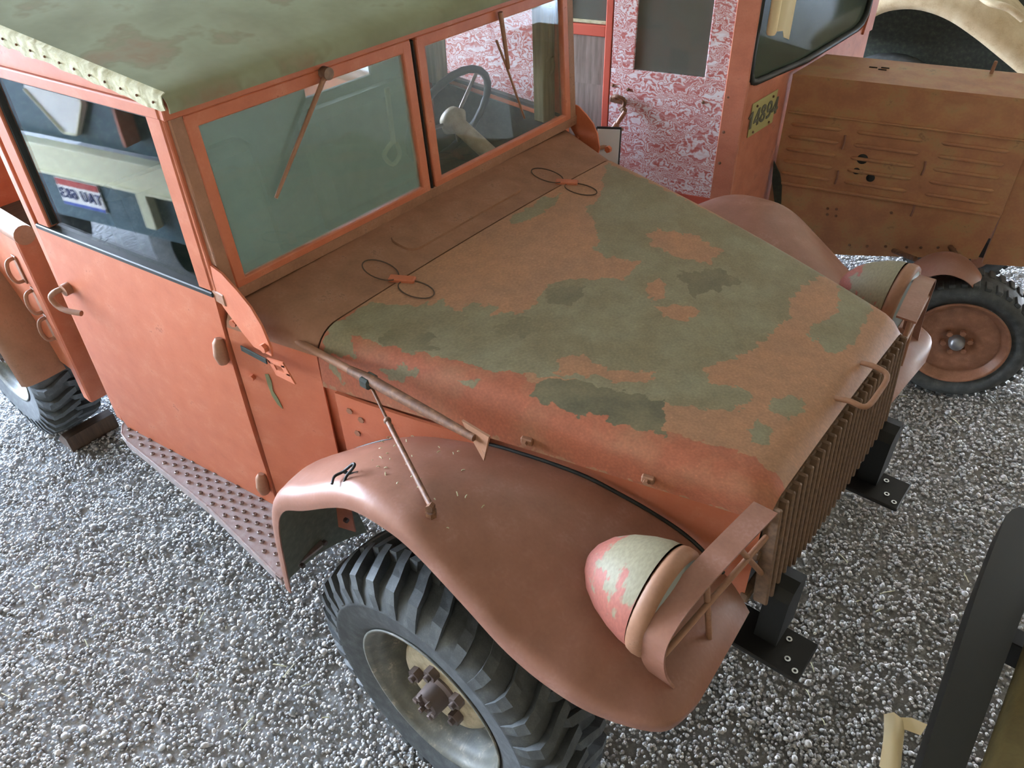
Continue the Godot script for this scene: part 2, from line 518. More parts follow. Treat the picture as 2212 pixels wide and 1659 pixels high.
func build_gravel():
	# pebbles: real stones, far too many to count
	var shapes = []
	var f := FastNoiseLite.new()
	f.frequency = 0.9
	for k in 3:
		f.seed = 200 + k
		var st = mb()
		var rows = []
		for i in 6:
			var th = PI * i / 5
			var row = []
			for j in 9:
				var a = TAU * (j % 8) / 8
				var d = Vector3(sin(th) * cos(a), cos(th), sin(th) * sin(a))
				row.append(d * Vector3(1.0, 0.62, 0.78 + 0.1 * k) * (1.0 + 0.22 * f.get_noise_3dv(d * 1.3)))
			rows.append(row)
		grid(st, rows)
		st.generate_normals()
		shapes.append(st.commit())
	var m := StandardMaterial3D.new()
	m.vertex_color_use_as_albedo = true
	m.roughness = 0.5
	var holder := Node3D.new()
	holder.name = "gravel"
	add_child(holder)
	tag(holder, "loose grey pea gravel covering the barn floor", "gravel")
	holder.set_meta("kind", "stuff")
	var areas = [[Rect2(-3.6, 0.35, 3.9, 2.0), 7200.0], [Rect2(-0.2, 0.1, 1.7, 2.0), 7200.0], [Rect2(-0.3, -3.4, 2.3, 3.6), 6800.0], [Rect2(-1.9, -2.6, 1.6, 2.9), 900.0], [Rect2(-1.4, -4.6, 3.6, 1.2), 4500.0], [Rect2(-1.4, -3.4, 1.1, 1.6), 4500.0]]
	var lists = [[], [], []]
	for a in areas:
		var n = int(a[0].size.x * a[0].size.y * a[1])
		for i in n:
			lists[i % 3].append(Vector2(a[0].position.x + rng.randf() * a[0].size.x, a[0].position.y + rng.randf() * a[0].size.y))
	var hn := FastNoiseLite.new()
	hn.seed = 9
	hn.frequency = 4.5
	for k in 3:
		var mm := MultiMesh.new()
		mm.transform_format = MultiMesh.TRANSFORM_3D
		mm.use_colors = true
		mm.mesh = shapes[k]
		mm.instance_count = lists[k].size()
		for i in lists[k].size():
			var p = lists[k][i]
			var hh = hn.get_noise_2d(p.x, p.y)
			var s = 0.0044 + 0.0038 * pow(rng.randf(), 1.7)
			if rng.randf() < 0.02: s *= 1.7
			var b = Basis.from_euler(Vector3(rng.randf_range(-0.6, 0.6), rng.randf() * TAU, rng.randf_range(-0.6, 0.6))).scaled_local(Vector3.ONE * s)
			mm.set_instance_transform(i, Transform3D(b, Vector3(p.x, -0.007 + s * 0.55 + 0.009 * hh + 0.007 * rng.randf(), p.y)))
			var v = 0.36 + 0.20 * rng.randf()
			if rng.randf() < 0.12: v *= 0.65
			if rng.randf() < 0.10: v = 0.66
			var warm = rng.randf_range(-0.01, 0.08)
			mm.set_instance_color(i, Color(v * (1.0 + warm), v, v * (1.0 - warm * 0.8)))
		var o := MultiMeshInstance3D.new()
		o.name = "pebbles"
		o.multimesh = mm
		o.material_override = m
		o.set_meta("kind", "stuff")
		holder.add_child(o, true)

func dirt_material():
	M.dirt = textured(noise_tex(512, 0.02, [[0.0, rgb(122, 119, 115)], [0.4, rgb(150, 147, 143)], [0.7, rgb(168, 165, 161)], [1.0, rgb(196, 193, 189)]], 71, 0.55), 1.5, 0.85, ImageTexture.create_from_image(noise_img(256, 0.08, 3, 92)), 0.6)

# ---------------------------------------------------------------- the pickup
var HW0 = 0.70
func hood_pt(u, v):
	var hw = 0.70 - 0.28 * u
	var yt = 1.305 - 0.011 * u - 0.079 * u * u
	var rad = 0.085 - 0.025 * u
	if u > 0.95: yt -= 0.03 * pow((u - 0.95) / 0.05, 2)
	var a = hw - rad
	var t = abs(v)
	var z; var y
	if t < 0.72:
		z = a * t / 0.72
		y = yt - 0.012 * pow(t / 0.72, 2)
	elif t < 0.92:
		var th = (t - 0.72) / 0.2 * PI / 2
		z = a + rad * sin(th)
		y = yt - 0.012 - rad * (1 - cos(th))
	else:
		var k = (t - 0.92) / 0.08
		var y0 = yt - 0.012 - rad
		z = hw + 0.004 * k
		y = y0 + (1.125 - y0) * k
	return Vector3(-0.53 + 1.13 * u, y, z * sign(v))

func cowl_pt(k, t):   # k 0 at the bonnet, 1 at the doors; t -1..1 round the section
	var hw = 0.70 + 0.085 * k
	var yt = 1.303 + 0.03 * k
	var rad = 0.085
	var a = hw - rad
	var q = abs(t)
	var z; var y
	if q < 0.45:
		z = a * q / 0.45; y = yt - 0.012 * pow(q / 0.45, 2)
	elif q < 0.6:
		var th = (q - 0.45) / 0.15 * PI / 2
		z = a + rad * sin(th); y = yt - 0.012 - rad * (1 - cos(th))
	else:
		var e = (q - 0.6) / 0.4
		var y0 = yt - 0.012 - rad
		z = hw; y = lerp(y0, 0.53, e)
	return Vector3(lerp(-0.537, -0.797, k), y, z * sign(t))

const DS = Vector3(-0.99228, 0, 0.12403)
const DN = Vector3(0.12403, 0, 0.99228)
func SP(s, y, o, sz = 1.0):   # a point on the cab's side: distance back from the windscreen post, height, outwards
	var p = Vector3(-0.80, y, 0.785) + DS * s + DN * o
	return Vector3(p.x, p.y, p.z * sz)

func mz(p, sz): return Vector3(p.x, p.y, p.z * sz)

func side_bar(st, s0, y0, s1, y1, w, th, o, sz):
	# bar lying in the cab's side plane
	var a = SP(s0, y0, o, sz); var b = SP(s1, y1, o, sz)
	var n = Vector3(DN.x, 0, DN.z * sz)
	bar(st, a, b, w, th, n, 0.003)

func build_wheel(parent, at, sz):
	var w = node("wheel", parent, at)
	var ax = Vector3(0, 0, sz)
	# tyre: carcass and bar tread
	var st = mb()
	var prof = [Vector2(-0.10, 0.235), Vector2(-0.118, 0.29), Vector2(-0.12, 0.34), Vector2(-0.112, 0.385), Vector2(-0.09, 0.412), Vector2(0, 0.42), Vector2(0.09, 0.412), Vector2(0.112, 0.385), Vector2(0.121, 0.352), Vector2(0.124, 0.345), Vector2(0.121, 0.338), Vector2(0.120, 0.30), Vector2(0.117, 0.292), Vector2(0.115, 0.275), Vector2(0.106, 0.252), Vector2(0.098, 0.236)]
	lathe(st, prof, Vector3.ZERO, ax, 72)
	var nl = 34
	for side in [-1, 1]:
		for k in nl:
			var base = TAU * (k + (0.5 if side > 0 else 0.0)) / nl
			var secs = [[0.124, 0.352, 0.0, 0.034], [0.119, 0.395, 0.0, 0.036], [0.105, 0.430, 0.01, 0.036], [0.07, 0.440, 0.035, 0.034], [0.03, 0.443, 0.085, 0.034], [-0.01, 0.444, 0.12, 0.032]]
			var top = []; var bot = []
			for q in secs:
				var tr = []; var br = []
				for e in [-1, 1]:
					var a = base + (q[2] + e * q[3]) 
					var d = Vector3(cos(a), sin(a), 0)
					tr.append(d * q[1] + Vector3(0, 0, q[0] * side))
					br.append(d * (q[1] - 0.03) + Vector3(0, 0, (q[0] - 0.012) * side))
				top.append(tr); bot.append(br)
			st.set_smooth_group(-1)
			for i in top.size() - 1:
				var out = (top[i][0] + top[i + 1][1]) * Vector3(1, 1, 0) + Vector3(0, 0, top[i][0].z)
				face(st, [top[i][0], top[i][1], top[i + 1][1], top[i + 1][0]], out)
				face(st, [top[i][0], top[i + 1][0], bot[i + 1][0], bot[i][0]], top[i][0] - top[i][1])
				face(st, [top[i][1], top[i + 1][1], bot[i + 1][1], bot[i][1]], top[i][1] - top[i][0])
			face(st, [top[0][0], top[0][1], bot[0][1], bot[0][0]], Vector3(0, 0, side) - top[0][0])
			face(st, [top[5][0], top[5][1], bot[5][1], bot[5][0]], Vector3(0, 0, -side))
	obj("tyre", st, M.rubber, w)
	st = mb()
	lathe(st, [Vector2(0.098, 0.236), Vector2(0.106, 0.250), Vector2(0.112, 0.252), Vector2(0.112, 0.245), Vector2(0.100, 0.234), Vector2(0.085, 0.231), Vector2(0.082, 0.222), Vector2(0.060, 0.216), Vector2(0.02, 0.208), Vector2(-0.02, 0.200), Vector2(-0.06, 0.21), Vector2(-0.10, 0.236)], Vector3.ZERO, ax, 56)
	obj("rim", st, M.rim, w)
	st = mb()
	lathe(st, [Vector2(-0.02, 0.20), Vector2(-0.03, 0.182), Vector2(-0.02, 0.168), Vector2(0.01, 0.160), Vector2(0.042, 0.151), Vector2(0.056, 0.138), Vector2(0.062, 0.118), Vector2(0.060, 0.08), Vector2(0.055, 0.0)], Vector3.ZERO, ax, 48)
	obj("wheel_disc", st, M.wheel, w)
	st = mb()
	lathe(st, [Vector2(0.045, 0.06), Vector2(0.065, 0.055), Vector2(0.072, 0.042), Vector2(0.120, 0.039), Vector2(0.123, 0.028), Vector2(0.110, 0.026), Vector2(0.110, 0.0)], Vector3.ZERO, ax, 24, 0, true)
	for k in 6:
		var a = TAU * k / 6
		box(st, Vector3(cos(a) * 0.033, sin(a) * 0.033, 0.123 * sz), Vector3(0.016, 0.014, 0.016), Basis(Vector3(0, 0, 1), a), 0.002)
	obj("hub", st, M.steel, w)
	for k in 5:
		st = mb()
		var a = TAU * k / 5 + 0.5
		hexnut(st, Vector3(cos(a) * 0.082, sin(a) * 0.082, 0.050 * sz), ax, 0.021, 0.034)
		tube(st, [Vector3(cos(a) * 0.082, sin(a) * 0.082, 0.036 * sz), Vector3(cos(a) * 0.082, sin(a) * 0.082, 0.096 * sz)], 0.010, 8)
		obj("lug_nut", st, M.steel, w)
	return w

func build_fender(T, sz):
	var O = [Vector3(-0.535, 0.517, 0.97), Vector3(-0.503, 0.80, 0.965), Vector3(-0.463, 0.91, 0.955), Vector3(-0.363, 0.981, 0.95), Vector3(-0.182, 1.108, 0.945), Vector3(-0.041, 1.134, 0.945), Vector3(0.054, 1.116, 0.945), Vector3(0.174, 1.043, 0.94), Vector3(0.294, 0.966, 0.935), Vector3(0.407, 0.928, 0.925), Vector3(0.507, 0.904, 0.90), Vector3(0.618, 0.896, 0.845), Vector3(0.640, 0.864, 0.745)]
	var I = [Vector3(-0.60, 0.42, 0.62), Vector3(-0.575, 0.72, 0.68), Vector3(-0.52, 0.86, 0.70), Vector3(-0.42, 0.955, 0.68), Vector3(-0.26, 1.05, 0.635), Vector3(-0.09, 1.092, 0.59), Vector3(0.03, 1.105, 0.565), Vector3(0.18, 1.10, 0.53), Vector3(0.275, 1.075, 0.505), Vector3(0.37, 1.04, 0.48), Vector3(0.46, 0.995, 0.46), Vector3(0.56, 0.92, 0.45), Vector3(0.622, 0.858, 0.455)]
	var Os = smooth_path(O, 5); var Is = smooth_path(I, 5)
	var rows = []
	for i in Os.size():
		var tg = (Os[min(i + 1, Os.size() - 1)] - Os[max(i - 1, 0)] + Is[min(i + 1, Is.size() - 1)] - Is[max(i - 1, 0)])
		tg.z = 0
		tg = tg.normalized()
		var nn = Vector3(-tg.y, tg.x, 0)
		var fr = clampf((Os[i].x - 0.42) / 0.2, 0.0, 1.0)
		var rad = lerp(0.042, 0.014, fr)
		nn = nn.lerp(Vector3.UP, fr * 0.8).normalized()
		var c = Os[i] - Vector3(0, 0, rad)
		var row = []
		for k in 13:
			var t = k / 12.0
			var e = c + nn * rad
			row.append(mz(Is[i].lerp(e, t) + nn * (lerp(0.022, 0.012, fr) + 0.012 * clampf(1.0 - abs(Os[i].x - 0.25) / 0.3, 0.0, 1.0)) * sin(PI * t), sz))
		for k in range(1, 6):
			var th = PI / 2 * k / 5
			row.append(mz(c + nn * rad * cos(th) + Vector3(0, 0, rad) * sin(th), sz))
		row.append(mz(Os[i] - nn * 0.012, sz))
		rows.append(row)
	var st = mb()
	sheet(st, rows, 0.004, -1.0 * sz)
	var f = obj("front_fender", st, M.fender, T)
	st = mb()
	var wl = []
	for i in range(10, Is.size() - 6): wl.append(mz(Is[i] + Vector3(0, 0.004, 0.004), sz))
	tube(st, wl, 0.005, 6)
	lab(obj("welt", st, M.seal, f), "dark welting along the fender joint")
	var lin = []
	for i in rows.size():
		var row = []
		var tg = (Os[min(i + 1, Os.size() - 1)] - Os[max(i - 1, 0)])
		tg.z = 0
		tg = tg.normalized()
		var dn = Vector3(tg.y, -tg.x, 0) * 0.007
		for k in range(0, 17): row.append(rows[i][k] + dn - Vector3(0, 0, (0.006 if k > 11 else 0.0) * sz))
		lin.append(row)
	st = mb()
	sheet(st, lin, 0.002, -1.0 * sz)
	lab(obj("lining", st, M.underseal, f), "grey-green underseal inside the fender")
	# bolt heads along the turned-down rear edge
	for k in 3:
		st = mb()
		hexnut(st, mz(Vector3(-0.548, 0.56 + 0.02 * k, 0.90 - 0.09 * k), sz), Vector3(1, 0, 0), 0.008, 0.012)
		obj("bolt", st, M.steel, f)
	return f

func build_lamp(T, sz):
	var h = node("headlamp", T)
	var o = Vector3(0.330, 1.078, 0.70 * sz)
	var st = mb()
	var prof = [Vector2(0.0, 0.001), Vector2(0.003, 0.018), Vector2(0.012, 0.037), Vector2(0.035, 0.065), Vector2(0.07, 0.089), Vector2(0.11, 0.106), Vector2(0.145, 0.116), Vector2(0.165, 0.118)]
	var rows = []; var uvs = []
	for p in prof:
		var row = []; var uv = []
		for k in 41:
			var a = -PI + TAU * k / 40
			row.append(o + Vector3(p.x, cos(a) * p.y, sin(a) * p.y * sz))
			uv.append(Vector2(k / 40.0, p.x / 0.165))
		rows.append(row); uvs.append(uv)
	grid(st, rows, sz > 0, uvs)
	obj("lamp_shell", st, M.lampshell, h)
	st = mb()
	lathe(st, [Vector2(0.163, 0.113), Vector2(0.168, 0.120), Vector2(0.178, 0.123), Vector2(0.195, 0.122), Vector2(0.203, 0.116), Vector2(0.203, 0.106)], o, Vector3(1, -0.02, 0), 40)
	obj("lamp_ring", st, M.dusty, h)
	st = mb()
	lathe(st, [Vector2(0.200, 0.112), Vector2(0.210, 0.09), Vector2(0.216, 0.05), Vector2(0.218, 0.0)], o, Vector3(1, -0.02, 0), 32)
	obj("lamp_lens", st, M.lens, h)
	st = mb()
	tube(st, [o + Vector3(0.12, -0.09, 0), o + Vector3(0.11, -0.20, 0)], [0.03, 0.026], 14)
	obj("lamp_post", st, M.dusty, h)
	# brush guard
	var g = node("lamp_guard", T)
	var pts = smooth_path([Vector3(0.593, 1.185, 0.44), Vector3(0.575, 1.18, 0.60), Vector3(0.562, 1.165, 0.72), Vector3(0.556, 1.135, 0.79), Vector3(0.555, 1.09, 0.815), Vector3(0.558, 1.0, 0.80), Vector3(0.572, 0.91, 0.765), Vector3(0.585, 0.855, 0.735)], 5)
	rows = []
	for p in pts: rows.append([mz(p - Vector3(0.027, 0, 0), sz), mz(p + Vector3(0.027, 0, 0), sz)])
	st = mb()
	sheet(st, rows, 0.006, sz)
	obj("guard_strap", st, M.fender, g)
	for q in [[Vector3(0.575, 1.165, 0.66), Vector3(0.60, 0.84, 0.60)], [Vector3(0.572, 1.06, 0.81), Vector3(0.605, 1.08, 0.42)], [Vector3(0.585, 1.175, 0.56), Vector3(0.612, 0.95, 0.41)]]:
		st = mb()
		tube(st, [mz(q[0], sz), mz(q[1], sz)], 0.007, 8)
		obj("guard_rod", st, M.dusty, g)

func build_door(T, sz):
	var d = node("cab_door", T)
	var near = sz > 0
	var rows = []
	for i in 15:
		var s = lerp(0.010, 0.792, i / 14.0)
		var row = []
		for j in 15:
			var y = lerp(0.535, 1.342, j / 14.0)
			var o = 0.014 * sin(PI * clampf(j / 14.0, 0, 1)) * (1.0 - pow(abs(i / 7.0 - 1.0), 4) * 0.4)
			# rounded rear lower corner
			var ss = s
			if j == 0 and i == 14: ss -= 0.02
			row.append(SP(ss, y, o, sz))
		rows.append(row)
	var st = mb()
	sheet(st, rows, 0.032, -1.0 * sz)
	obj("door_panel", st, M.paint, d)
	st = mb()
	var ln = Vector3(DN.x, 0, DN.z * sz)
	box(st, SP(0.40, 0.94, -0.042, sz), Vector3(0.76, 0.78, 0.006), Basis(Vector3(DS.x, 0, DS.z * sz), Vector3.UP, ln), 0.002)
	obj("door_lining", st, M.grime, d)
	st = mb()
	side_bar(st, 0.012, 1.345, 0.79, 1.345, 0.016, 0.03, -0.012, sz)
	lab(obj("sill_strip", st, M.seal, d), "dark weather strip under the door glass")
	st = mb()
	side_bar(st, 0.038, 1.355, 0.038, 1.832, 0.052, 0.03, -0.015, sz)
	side_bar(st, 0.745, 1.355, 0.745, 1.832, 0.055, 0.03, -0.015, sz)
	side_bar(st, 0.012, 1.822, 0.775, 1.822, 0.030, 0.032, -0.014, sz)
	obj("window_frame", st, M.paint, d)
	st = mb()
	side_bar(st, 0.068, 1.362, 0.068, 1.806, 0.007, 0.02, -0.018, sz)
	side_bar(st, 0.714, 1.362, 0.714, 1.806, 0.007, 0.02, -0.018, sz)
	side_bar(st, 0.068, 1.803, 0.714, 1.803, 0.006, 0.02, -0.018, sz)
	obj("glazing_channel", st, M.seal, d)
	st = mb()
	var n = Vector3(DN.x, 0, DN.z * sz)
	box(st, (SP(0.066, 1.58, -0.02, sz) + SP(0.716, 1.58, -0.02, sz)) * 0.5, Vector3(0.65, 0.456, 0.004), Basis(Vector3(DS.x, 0, DS.z * sz), Vector3.UP, n), 0.0005)
	obj("window_glass", st, M.glass_door if near else M.glass, d)
	# pull handle
	st = mb()
	tube(st, smooth_path([SP(0.735, 1.148, 0.005, sz), SP(0.755, 1.146, 0.04, sz), SP(0.775, 1.125, 0.055, sz), SP(0.755, 1.098, 0.055, sz), SP(0.72, 1.09, 0.05, sz), SP(0.67, 1.088, 0.035, sz)], 4), 0.009, 10)
	tube(st, [SP(0.735, 1.148, 0.03, sz), SP(0.735, 1.148, 0.0, sz)], 0.02, 12)
	obj("door_handle", st, M.dusty, d)
	for y in [1.168, 0.648]:
		st = mb()
		tube(st, [SP(0.028, y + 0.042, 0.012, sz), SP(0.028, y + 0.03, 0.016, sz), SP(0.03, y - 0.01, 0.02, sz), SP(0.03, y - 0.034, 0.016, sz), SP(0.03, y - 0.042, 0.012, sz)], [0.010, 0.017, 0.020, 0.017, 0.008], 12)
		obj("hinge", st, M.dusty, d)
	return d

func build_truck():
	var T = thing("pickup_truck", "red oxide army pickup with patchy olive bonnet, split windscreen and flat roof", "truck")
	var st
	# bonnet
	var rows = []; var uvs = []
	for i in 41:
		var u = i / 40.0
		var row = []; var uv = []
		for j in 71:
			var v = -1.0 + 2.0 * j / 70.0
			row.append(hood_pt(u, v)); uv.append(Vector2(u, v * 0.5 + 0.5))
		rows.append(row); uvs.append(uv)
	st = mb()
	sheet(st, rows, 0.004, -1.0, uvs)
	var hood = obj("bonnet", st, M.hood, T)
	lab(hood, "bonnet with red oxide paint peeled to olive in ragged patches")
	st = mb()
	tube(st, smooth_path([Vector3(0.575, 1.206, 0.035), Vector3(0.61, 1.212, 0.032), Vector3(0.645, 1.205, 0.02), Vector3(0.65, 1.205, -0.05), Vector3(0.645, 1.21, -0.12), Vector3(0.61, 1.216, -0.13), Vector3(0.575, 1.212, -0.132)], 4), 0.007, 10)
	obj("bonnet_handle", st, M.dusty, hood)
	for z in [0.385, -0.385]:
		st = mb()
		box(st, Vector3(-0.528, 1.303, z), Vector3(0.075, 0.012, 0.028), Basis(Vector3.UP, 0.5), 0.003)
		obj("hinge", st, M.paint, hood)
		for e in [[-0.600, 0.062, 0.036, 1.3125], [-0.462, 0.060, 0.034, 1.3015]]:
			st = mb()
			var lp = []
			for k in 25:
				var a = TAU * k / 24
				lp.append(Vector3(e[0] + cos(a) * e[1], e[3] - (0.006 * cos(a) if e[0] < -0.5 else 0.0), z + 0.012 + sin(a) * e[2]))
			tube(st, lp, 0.0019, 6)
			obj("wire_loop", st, M.wire, hood)
	for q in [[0.05, 1.155], [0.34, 1.15]]:
		st = mb()
		var u = (q[0] + 0.53) / 1.13
		var z = 0.70 - 0.28 * u + 0.006
		box(st, Vector3(q[0], q[1], z), Vector3(0.03, 0.02, 0.014), Basis(Vector3.UP, 0.25), 0.003)
		hexnut(st, Vector3(q[0], q[1], z + 0.006), Vector3(0.25, 0, 1), 0.007, 0.01)
		obj("catch", st, M.dusty, hood)
	# cowl
	rows = []
	for i in 9:
		var row = []
		for j in 61: row.append(cowl_pt(i / 8.0, (-1.0 + 2.0 * j / 60.0) * 0.585))
		rows.append(row)
	st = mb()
	sheet(st, rows, 0.005, 1.0)
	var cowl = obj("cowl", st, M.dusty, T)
	for sz in [1.0, -1.0]:
		rows = []
		for i in 9:
			var row = []
			for j in 16: row.append(cowl_pt(i / 8.0, sz * lerp(0.585, 1.0, j / 15.0)))
			rows.append(row)
		st = mb()
		sheet(st, rows, 0.005, 1.0 * sz)
		obj("cowl_side", st, M.paint, T)
	# cowl ventilator lid: rounded plate
	st = mb()
	var poly = []
	for c in [[-0.685, 0.255], [-0.615, 0.255], [-0.615, -0.235], [-0.685, -0.235]]: poly.append(c)
	var rp = []
	for k in 4:
		var cc = Vector2(poly[k][0] + (0.018 if k in [0, 3] else -0.018), poly[k][1] - (0.018 if k < 2 else -0.018))
		var a0 = [PI / 2, 0.0, -PI / 2, -PI][k]
		for e in 5:
			var a = a0 + PI / 2 * (1.0 - e / 4.0)
			rp.append(cc + Vector2(cos(a), sin(a)) * 0.035)
	prism(st, rp, Vector3(0, 1.2275, 0), Vector3(1, -0.115, 0), Vector3(0, 0, 1), Vector3(0, 0.0195, 0))
	obj("ventilator_lid", st, M.dusty, cowl)
	# cowl side apron panels under the bonnet, running forward to the grille
	for sz in [1.0, -1.0]:
		rows = []
		for i in 21:
			var u = lerp(-0.04, 0.99, i / 20.0)
			var hw = 0.70 - 0.28 * u - 0.010
			var row = []
			for j in 8: row.append(Vector3(-0.53 + 1.13 * u, lerp(1.16, lerp(0.60, 0.76, u), j / 7.0), (hw - 0.004 * j * (1 - u)) * sz))
			rows.append(row)
		st = mb()
		sheet(st, rows, 0.005, -1.0 * sz)
		var ap = obj("engine_side_panel", st, M.paint, T)
		if sz > 0:
			st = mb()
			prism(st, [Vector2(-0.488, 1.124), Vector2(-0.40, 1.118), Vector2(-0.25, 1.115), Vector2(-0.06, 1.118), Vector2(-0.06, 1.08), Vector2(-0.30, 1.02), Vector2(-0.46, 0.89), Vector2(-0.487, 0.895)], Vector3(0, 0, 0.688), Vector3(1, 0, -0.25), Vector3.UP, Vector3(0, 0, 0.010))
			var pl = obj("access_plate", st, M.paint, ap)
			pl.position = Vector3(0, 0, -0.118)
			for q in [[-0.452, 1.075], [-0.44, 1.0], [-0.42, 1.055], [-0.33, 1.07]]:
				st = mb()
				hexnut(st, Vector3(q[0], q[1], 0.70 - 0.28 * (q[0] + 0.53) / 1.13 + 0.001), Vector3(0.25, 0, 1), 0.010, 0.014)
				obj("bolt", st, M.dusty, ap)
	# olive scrape on the cowl side
	st = mb()
	prism(st, [Vector2(0, 0.055), Vector2(0.012, 0.058), Vector2(0.016, 0.035), Vector2(0.012, 0.0), Vector2(0.024, -0.03), Vector2(0.03, -0.062), Vector2(0.016, -0.05), Vector2(0.004, -0.02), Vector2(0.0, 0.02)], Vector3(-0.712, 1.06, 0.7585), Vector3(0.955, 0, -0.298), Vector3.UP, Vector3(0, 0, 0.0012))
	lab(obj("paint_scrape", st, M.olive, cowl), "olive scrape in the red paint")
	# windscreen stop plates and check straps at both ends of the cowl
	for sz in [1.0, -1.0]:
		st = mb()
		var bl = [Vector2(-0.79, 1.44), Vector2(-0.747, 1.432), Vector2(-0.696, 1.403), Vector2(-0.652, 1.37), Vector2(-0.623, 1.326), Vector2(-0.606, 1.262), Vector2(-0.612, 1.235), Vector2(-0.688, 1.232), Vector2(-0.728, 1.263), Vector2(-0.785, 1.315), Vector2(-0.805, 1.345)]
		if sz < 0: bl = bl.map(func(p): return Vector2(-0.80 + (p.x + 0.80) * 0.72, 1.24 + (p.y - 1.24) * 0.8))
		prism(st, bl, Vector3(0, 0, 0.776 * sz), Vector3.RIGHT, Vector3.UP, Vector3(0, 0, 0.006 * sz))
		var arm = obj("windscreen_bracket", st, M.paint, T)
		st = mb()
		hexnut(st, Vector3(-0.628, 1.258, 0.78 * sz), Vector3(0, 0, sz), 0.013, 0.014)
		obj("bolt", st, M.paint, arm)
		st = mb()
		hexnut(st, Vector3(-0.765, 1.275, 0.772 * sz), Vector3(0.3, 0, sz), 0.011, 0.014)
		obj("bolt", st, M.paint, arm)
		st = mb()
		hexnut(st, Vector3(-0.755, 1.095, 0.770 * sz), Vector3(0.3, 0, sz), 0.009, 0.014)
		obj("bolt", st, M.paint, arm)
		st = mb()
		bar(st, Vector3(-0.76, 1.195, 0.78 * sz), Vector3(-0.66, 1.19, 0.772 * sz), 0.004, 0.018)
		obj("check_strap", st, M.grime, arm)
		# slotted keeper plate
		st = mb()
		for q in [[Vector2(-0.688, 1.216), Vector2(-0.613, 1.235), Vector2(-0.607, 1.221), Vector2(-0.682, 1.203)], [Vector2(-0.668, 1.190), Vector2(-0.595, 1.205), Vector2(-0.578, 1.180), Vector2(-0.660, 1.172)], [Vector2(-0.688, 1.216), Vector2(-0.660, 1.210), Vector2(-0.650, 1.190), Vector2(-0.666, 1.186)], [Vector2(-0.625, 1.222), Vector2(-0.607, 1.226), Vector2(-0.590, 1.200), Vector2(-0.615, 1.196)]]:
			prism(st, q, Vector3(0.028, -0.014, 0.768 * sz), Vector3.RIGHT, Vector3.UP, Vector3(0, 0, 0.004 * sz))
		obj("keeper_plate", st, M.paint, arm)
	# fenders, lamps
	for sz in [1.0, -1.0]:
		build_fender(T, sz)
		build_lamp(T, sz)
	# grille
	var gr = node("grille", T)
	for k in 25:
		var z = -0.40 + 0.80 * k / 24.0
		st = mb()
		bar(st, Vector3(0.600, 1.155, z), Vector3(0.625, lerp(0.80, 0.84, abs(z) / 0.4), z), 0.011, 0.036, Vector3.RIGHT, 0.004)
		obj("grille_bar", st, M.grille, gr)
	st = mb()
	for y in [1.14, 1.0, 0.845]: bar(st, Vector3(0.590, y, -0.42), Vector3(0.590, y, 0.42), 0.02, 0.025)
	obj("grille_rail", st, M.grille, gr)
	st = mb()
	box(st, Vector3(0.52, 0.93, 0), Vector3(0.07, 0.50, 0.74))
	obj("radiator", st, M.black, T)
	# chassis horns with upright bumper stops
	for sz in [1.0, -1.0]:
		st = mb()
		box(st, Vector3(0.64, 0.652, 0.352 * sz), Vector3(0.25, 0.014, 0.13), Basis(), 0.003)
		var hn = obj("chassis_horn", st, M.darksteel, T)
		for q in [[0.70, -0.03], [0.72, 0.025], [0.748, 0.045]]:
			st = mb()
			lathe(st, [Vector2(0, 0.008), Vector2(0.009, 0.008), Vector2(0.009, 0.004), Vector2(0.0, 0.004)], Vector3(q[0], 0.655, 0.352 * sz + q[1]), Vector3.UP, 12, 0, true)
			obj("grommet", st, M.chrome, hn)
		st = mb()
		prism(st, [Vector2(-0.045, 0.0), Vector2(0.045, 0.0), Vector2(0.045, 0.17), Vector2(0.03, 0.195), Vector2(0.0, 0.203), Vector2(-0.03, 0.195), Vector2(-0.045, 0.17)], Vector3(0.622, 0.66, 0.352 * sz - 0.045), Vector3(0, 0, 1.2), Vector3.UP, Vector3(0.06, 0, 0))
		obj("bumper_stop", st, M.black, hn)
	st = mb()
	for sz in [1.0, -1.0]: box(st, Vector3(-1.35, 0.60, 0.36 * sz), Vector3(3.8, 0.14, 0.06))
	box(st, Vector3(0, 0.45, 0), Vector3(0.09, 0.09, 1.5), Basis(), 0.02)
	box(st, Vector3(-2.6, 0.45, 0), Vector3(0.09, 0.09, 1.5), Basis(), 0.02)
	box(st, Vector3(0.0, 0.72, 0), Vector3(0.8, 0.4, 0.5), Basis(), 0.03)
	obj("chassis", st, M.black, T)
	# wheels
	for q in [[0.0, 1.0], [-2.62, 1.0], [0.0, -1.0], [-2.62, -1.0]]:
		build_wheel(T, Vector3(q[0], 0.44, 0.83 * q[1]), q[1])
	# windscreen
	var wsx = func(y): return lerp(-0.794, -0.821, (y - 1.375) / 0.402)
	var W = func(y, z, o): return Vector3(wsx.call(y) + o, y, z)
	var wf = node("windscreen", T)
	st = mb()
	bar(st, W.call(1.343, -0.785, 0), W.call(1.343, 0.785, 0), 0.05, 0.036)
	for z in [0.755, -0.755]: bar(st, W.call(1.33, z, 0), W.call(1.86, z, 0), 0.036, 0.05, Vector3.RIGHT)
	bar(st, W.call(1.365, 0, -0.006), W.call(1.80, 0, -0.006), 0.05, 0.03, Vector3.RIGHT)
	obj("frame", st, M.dusty, wf)
	st = mb()
	bar(st, W.call(1.835, -0.785, 0.004), W.call(1.835, 0.785, 0.004), 0.055, 0.058)
	obj("header_rail", st, M.paint, wf)
	st = mb()
	bar(st, W.call(1.345, 0, 0.014), W.call(1.80, 0, 0.014), 0.010, 0.02, Vector3.RIGHT)
	obj("centre_bead", st, M.gap, wf)
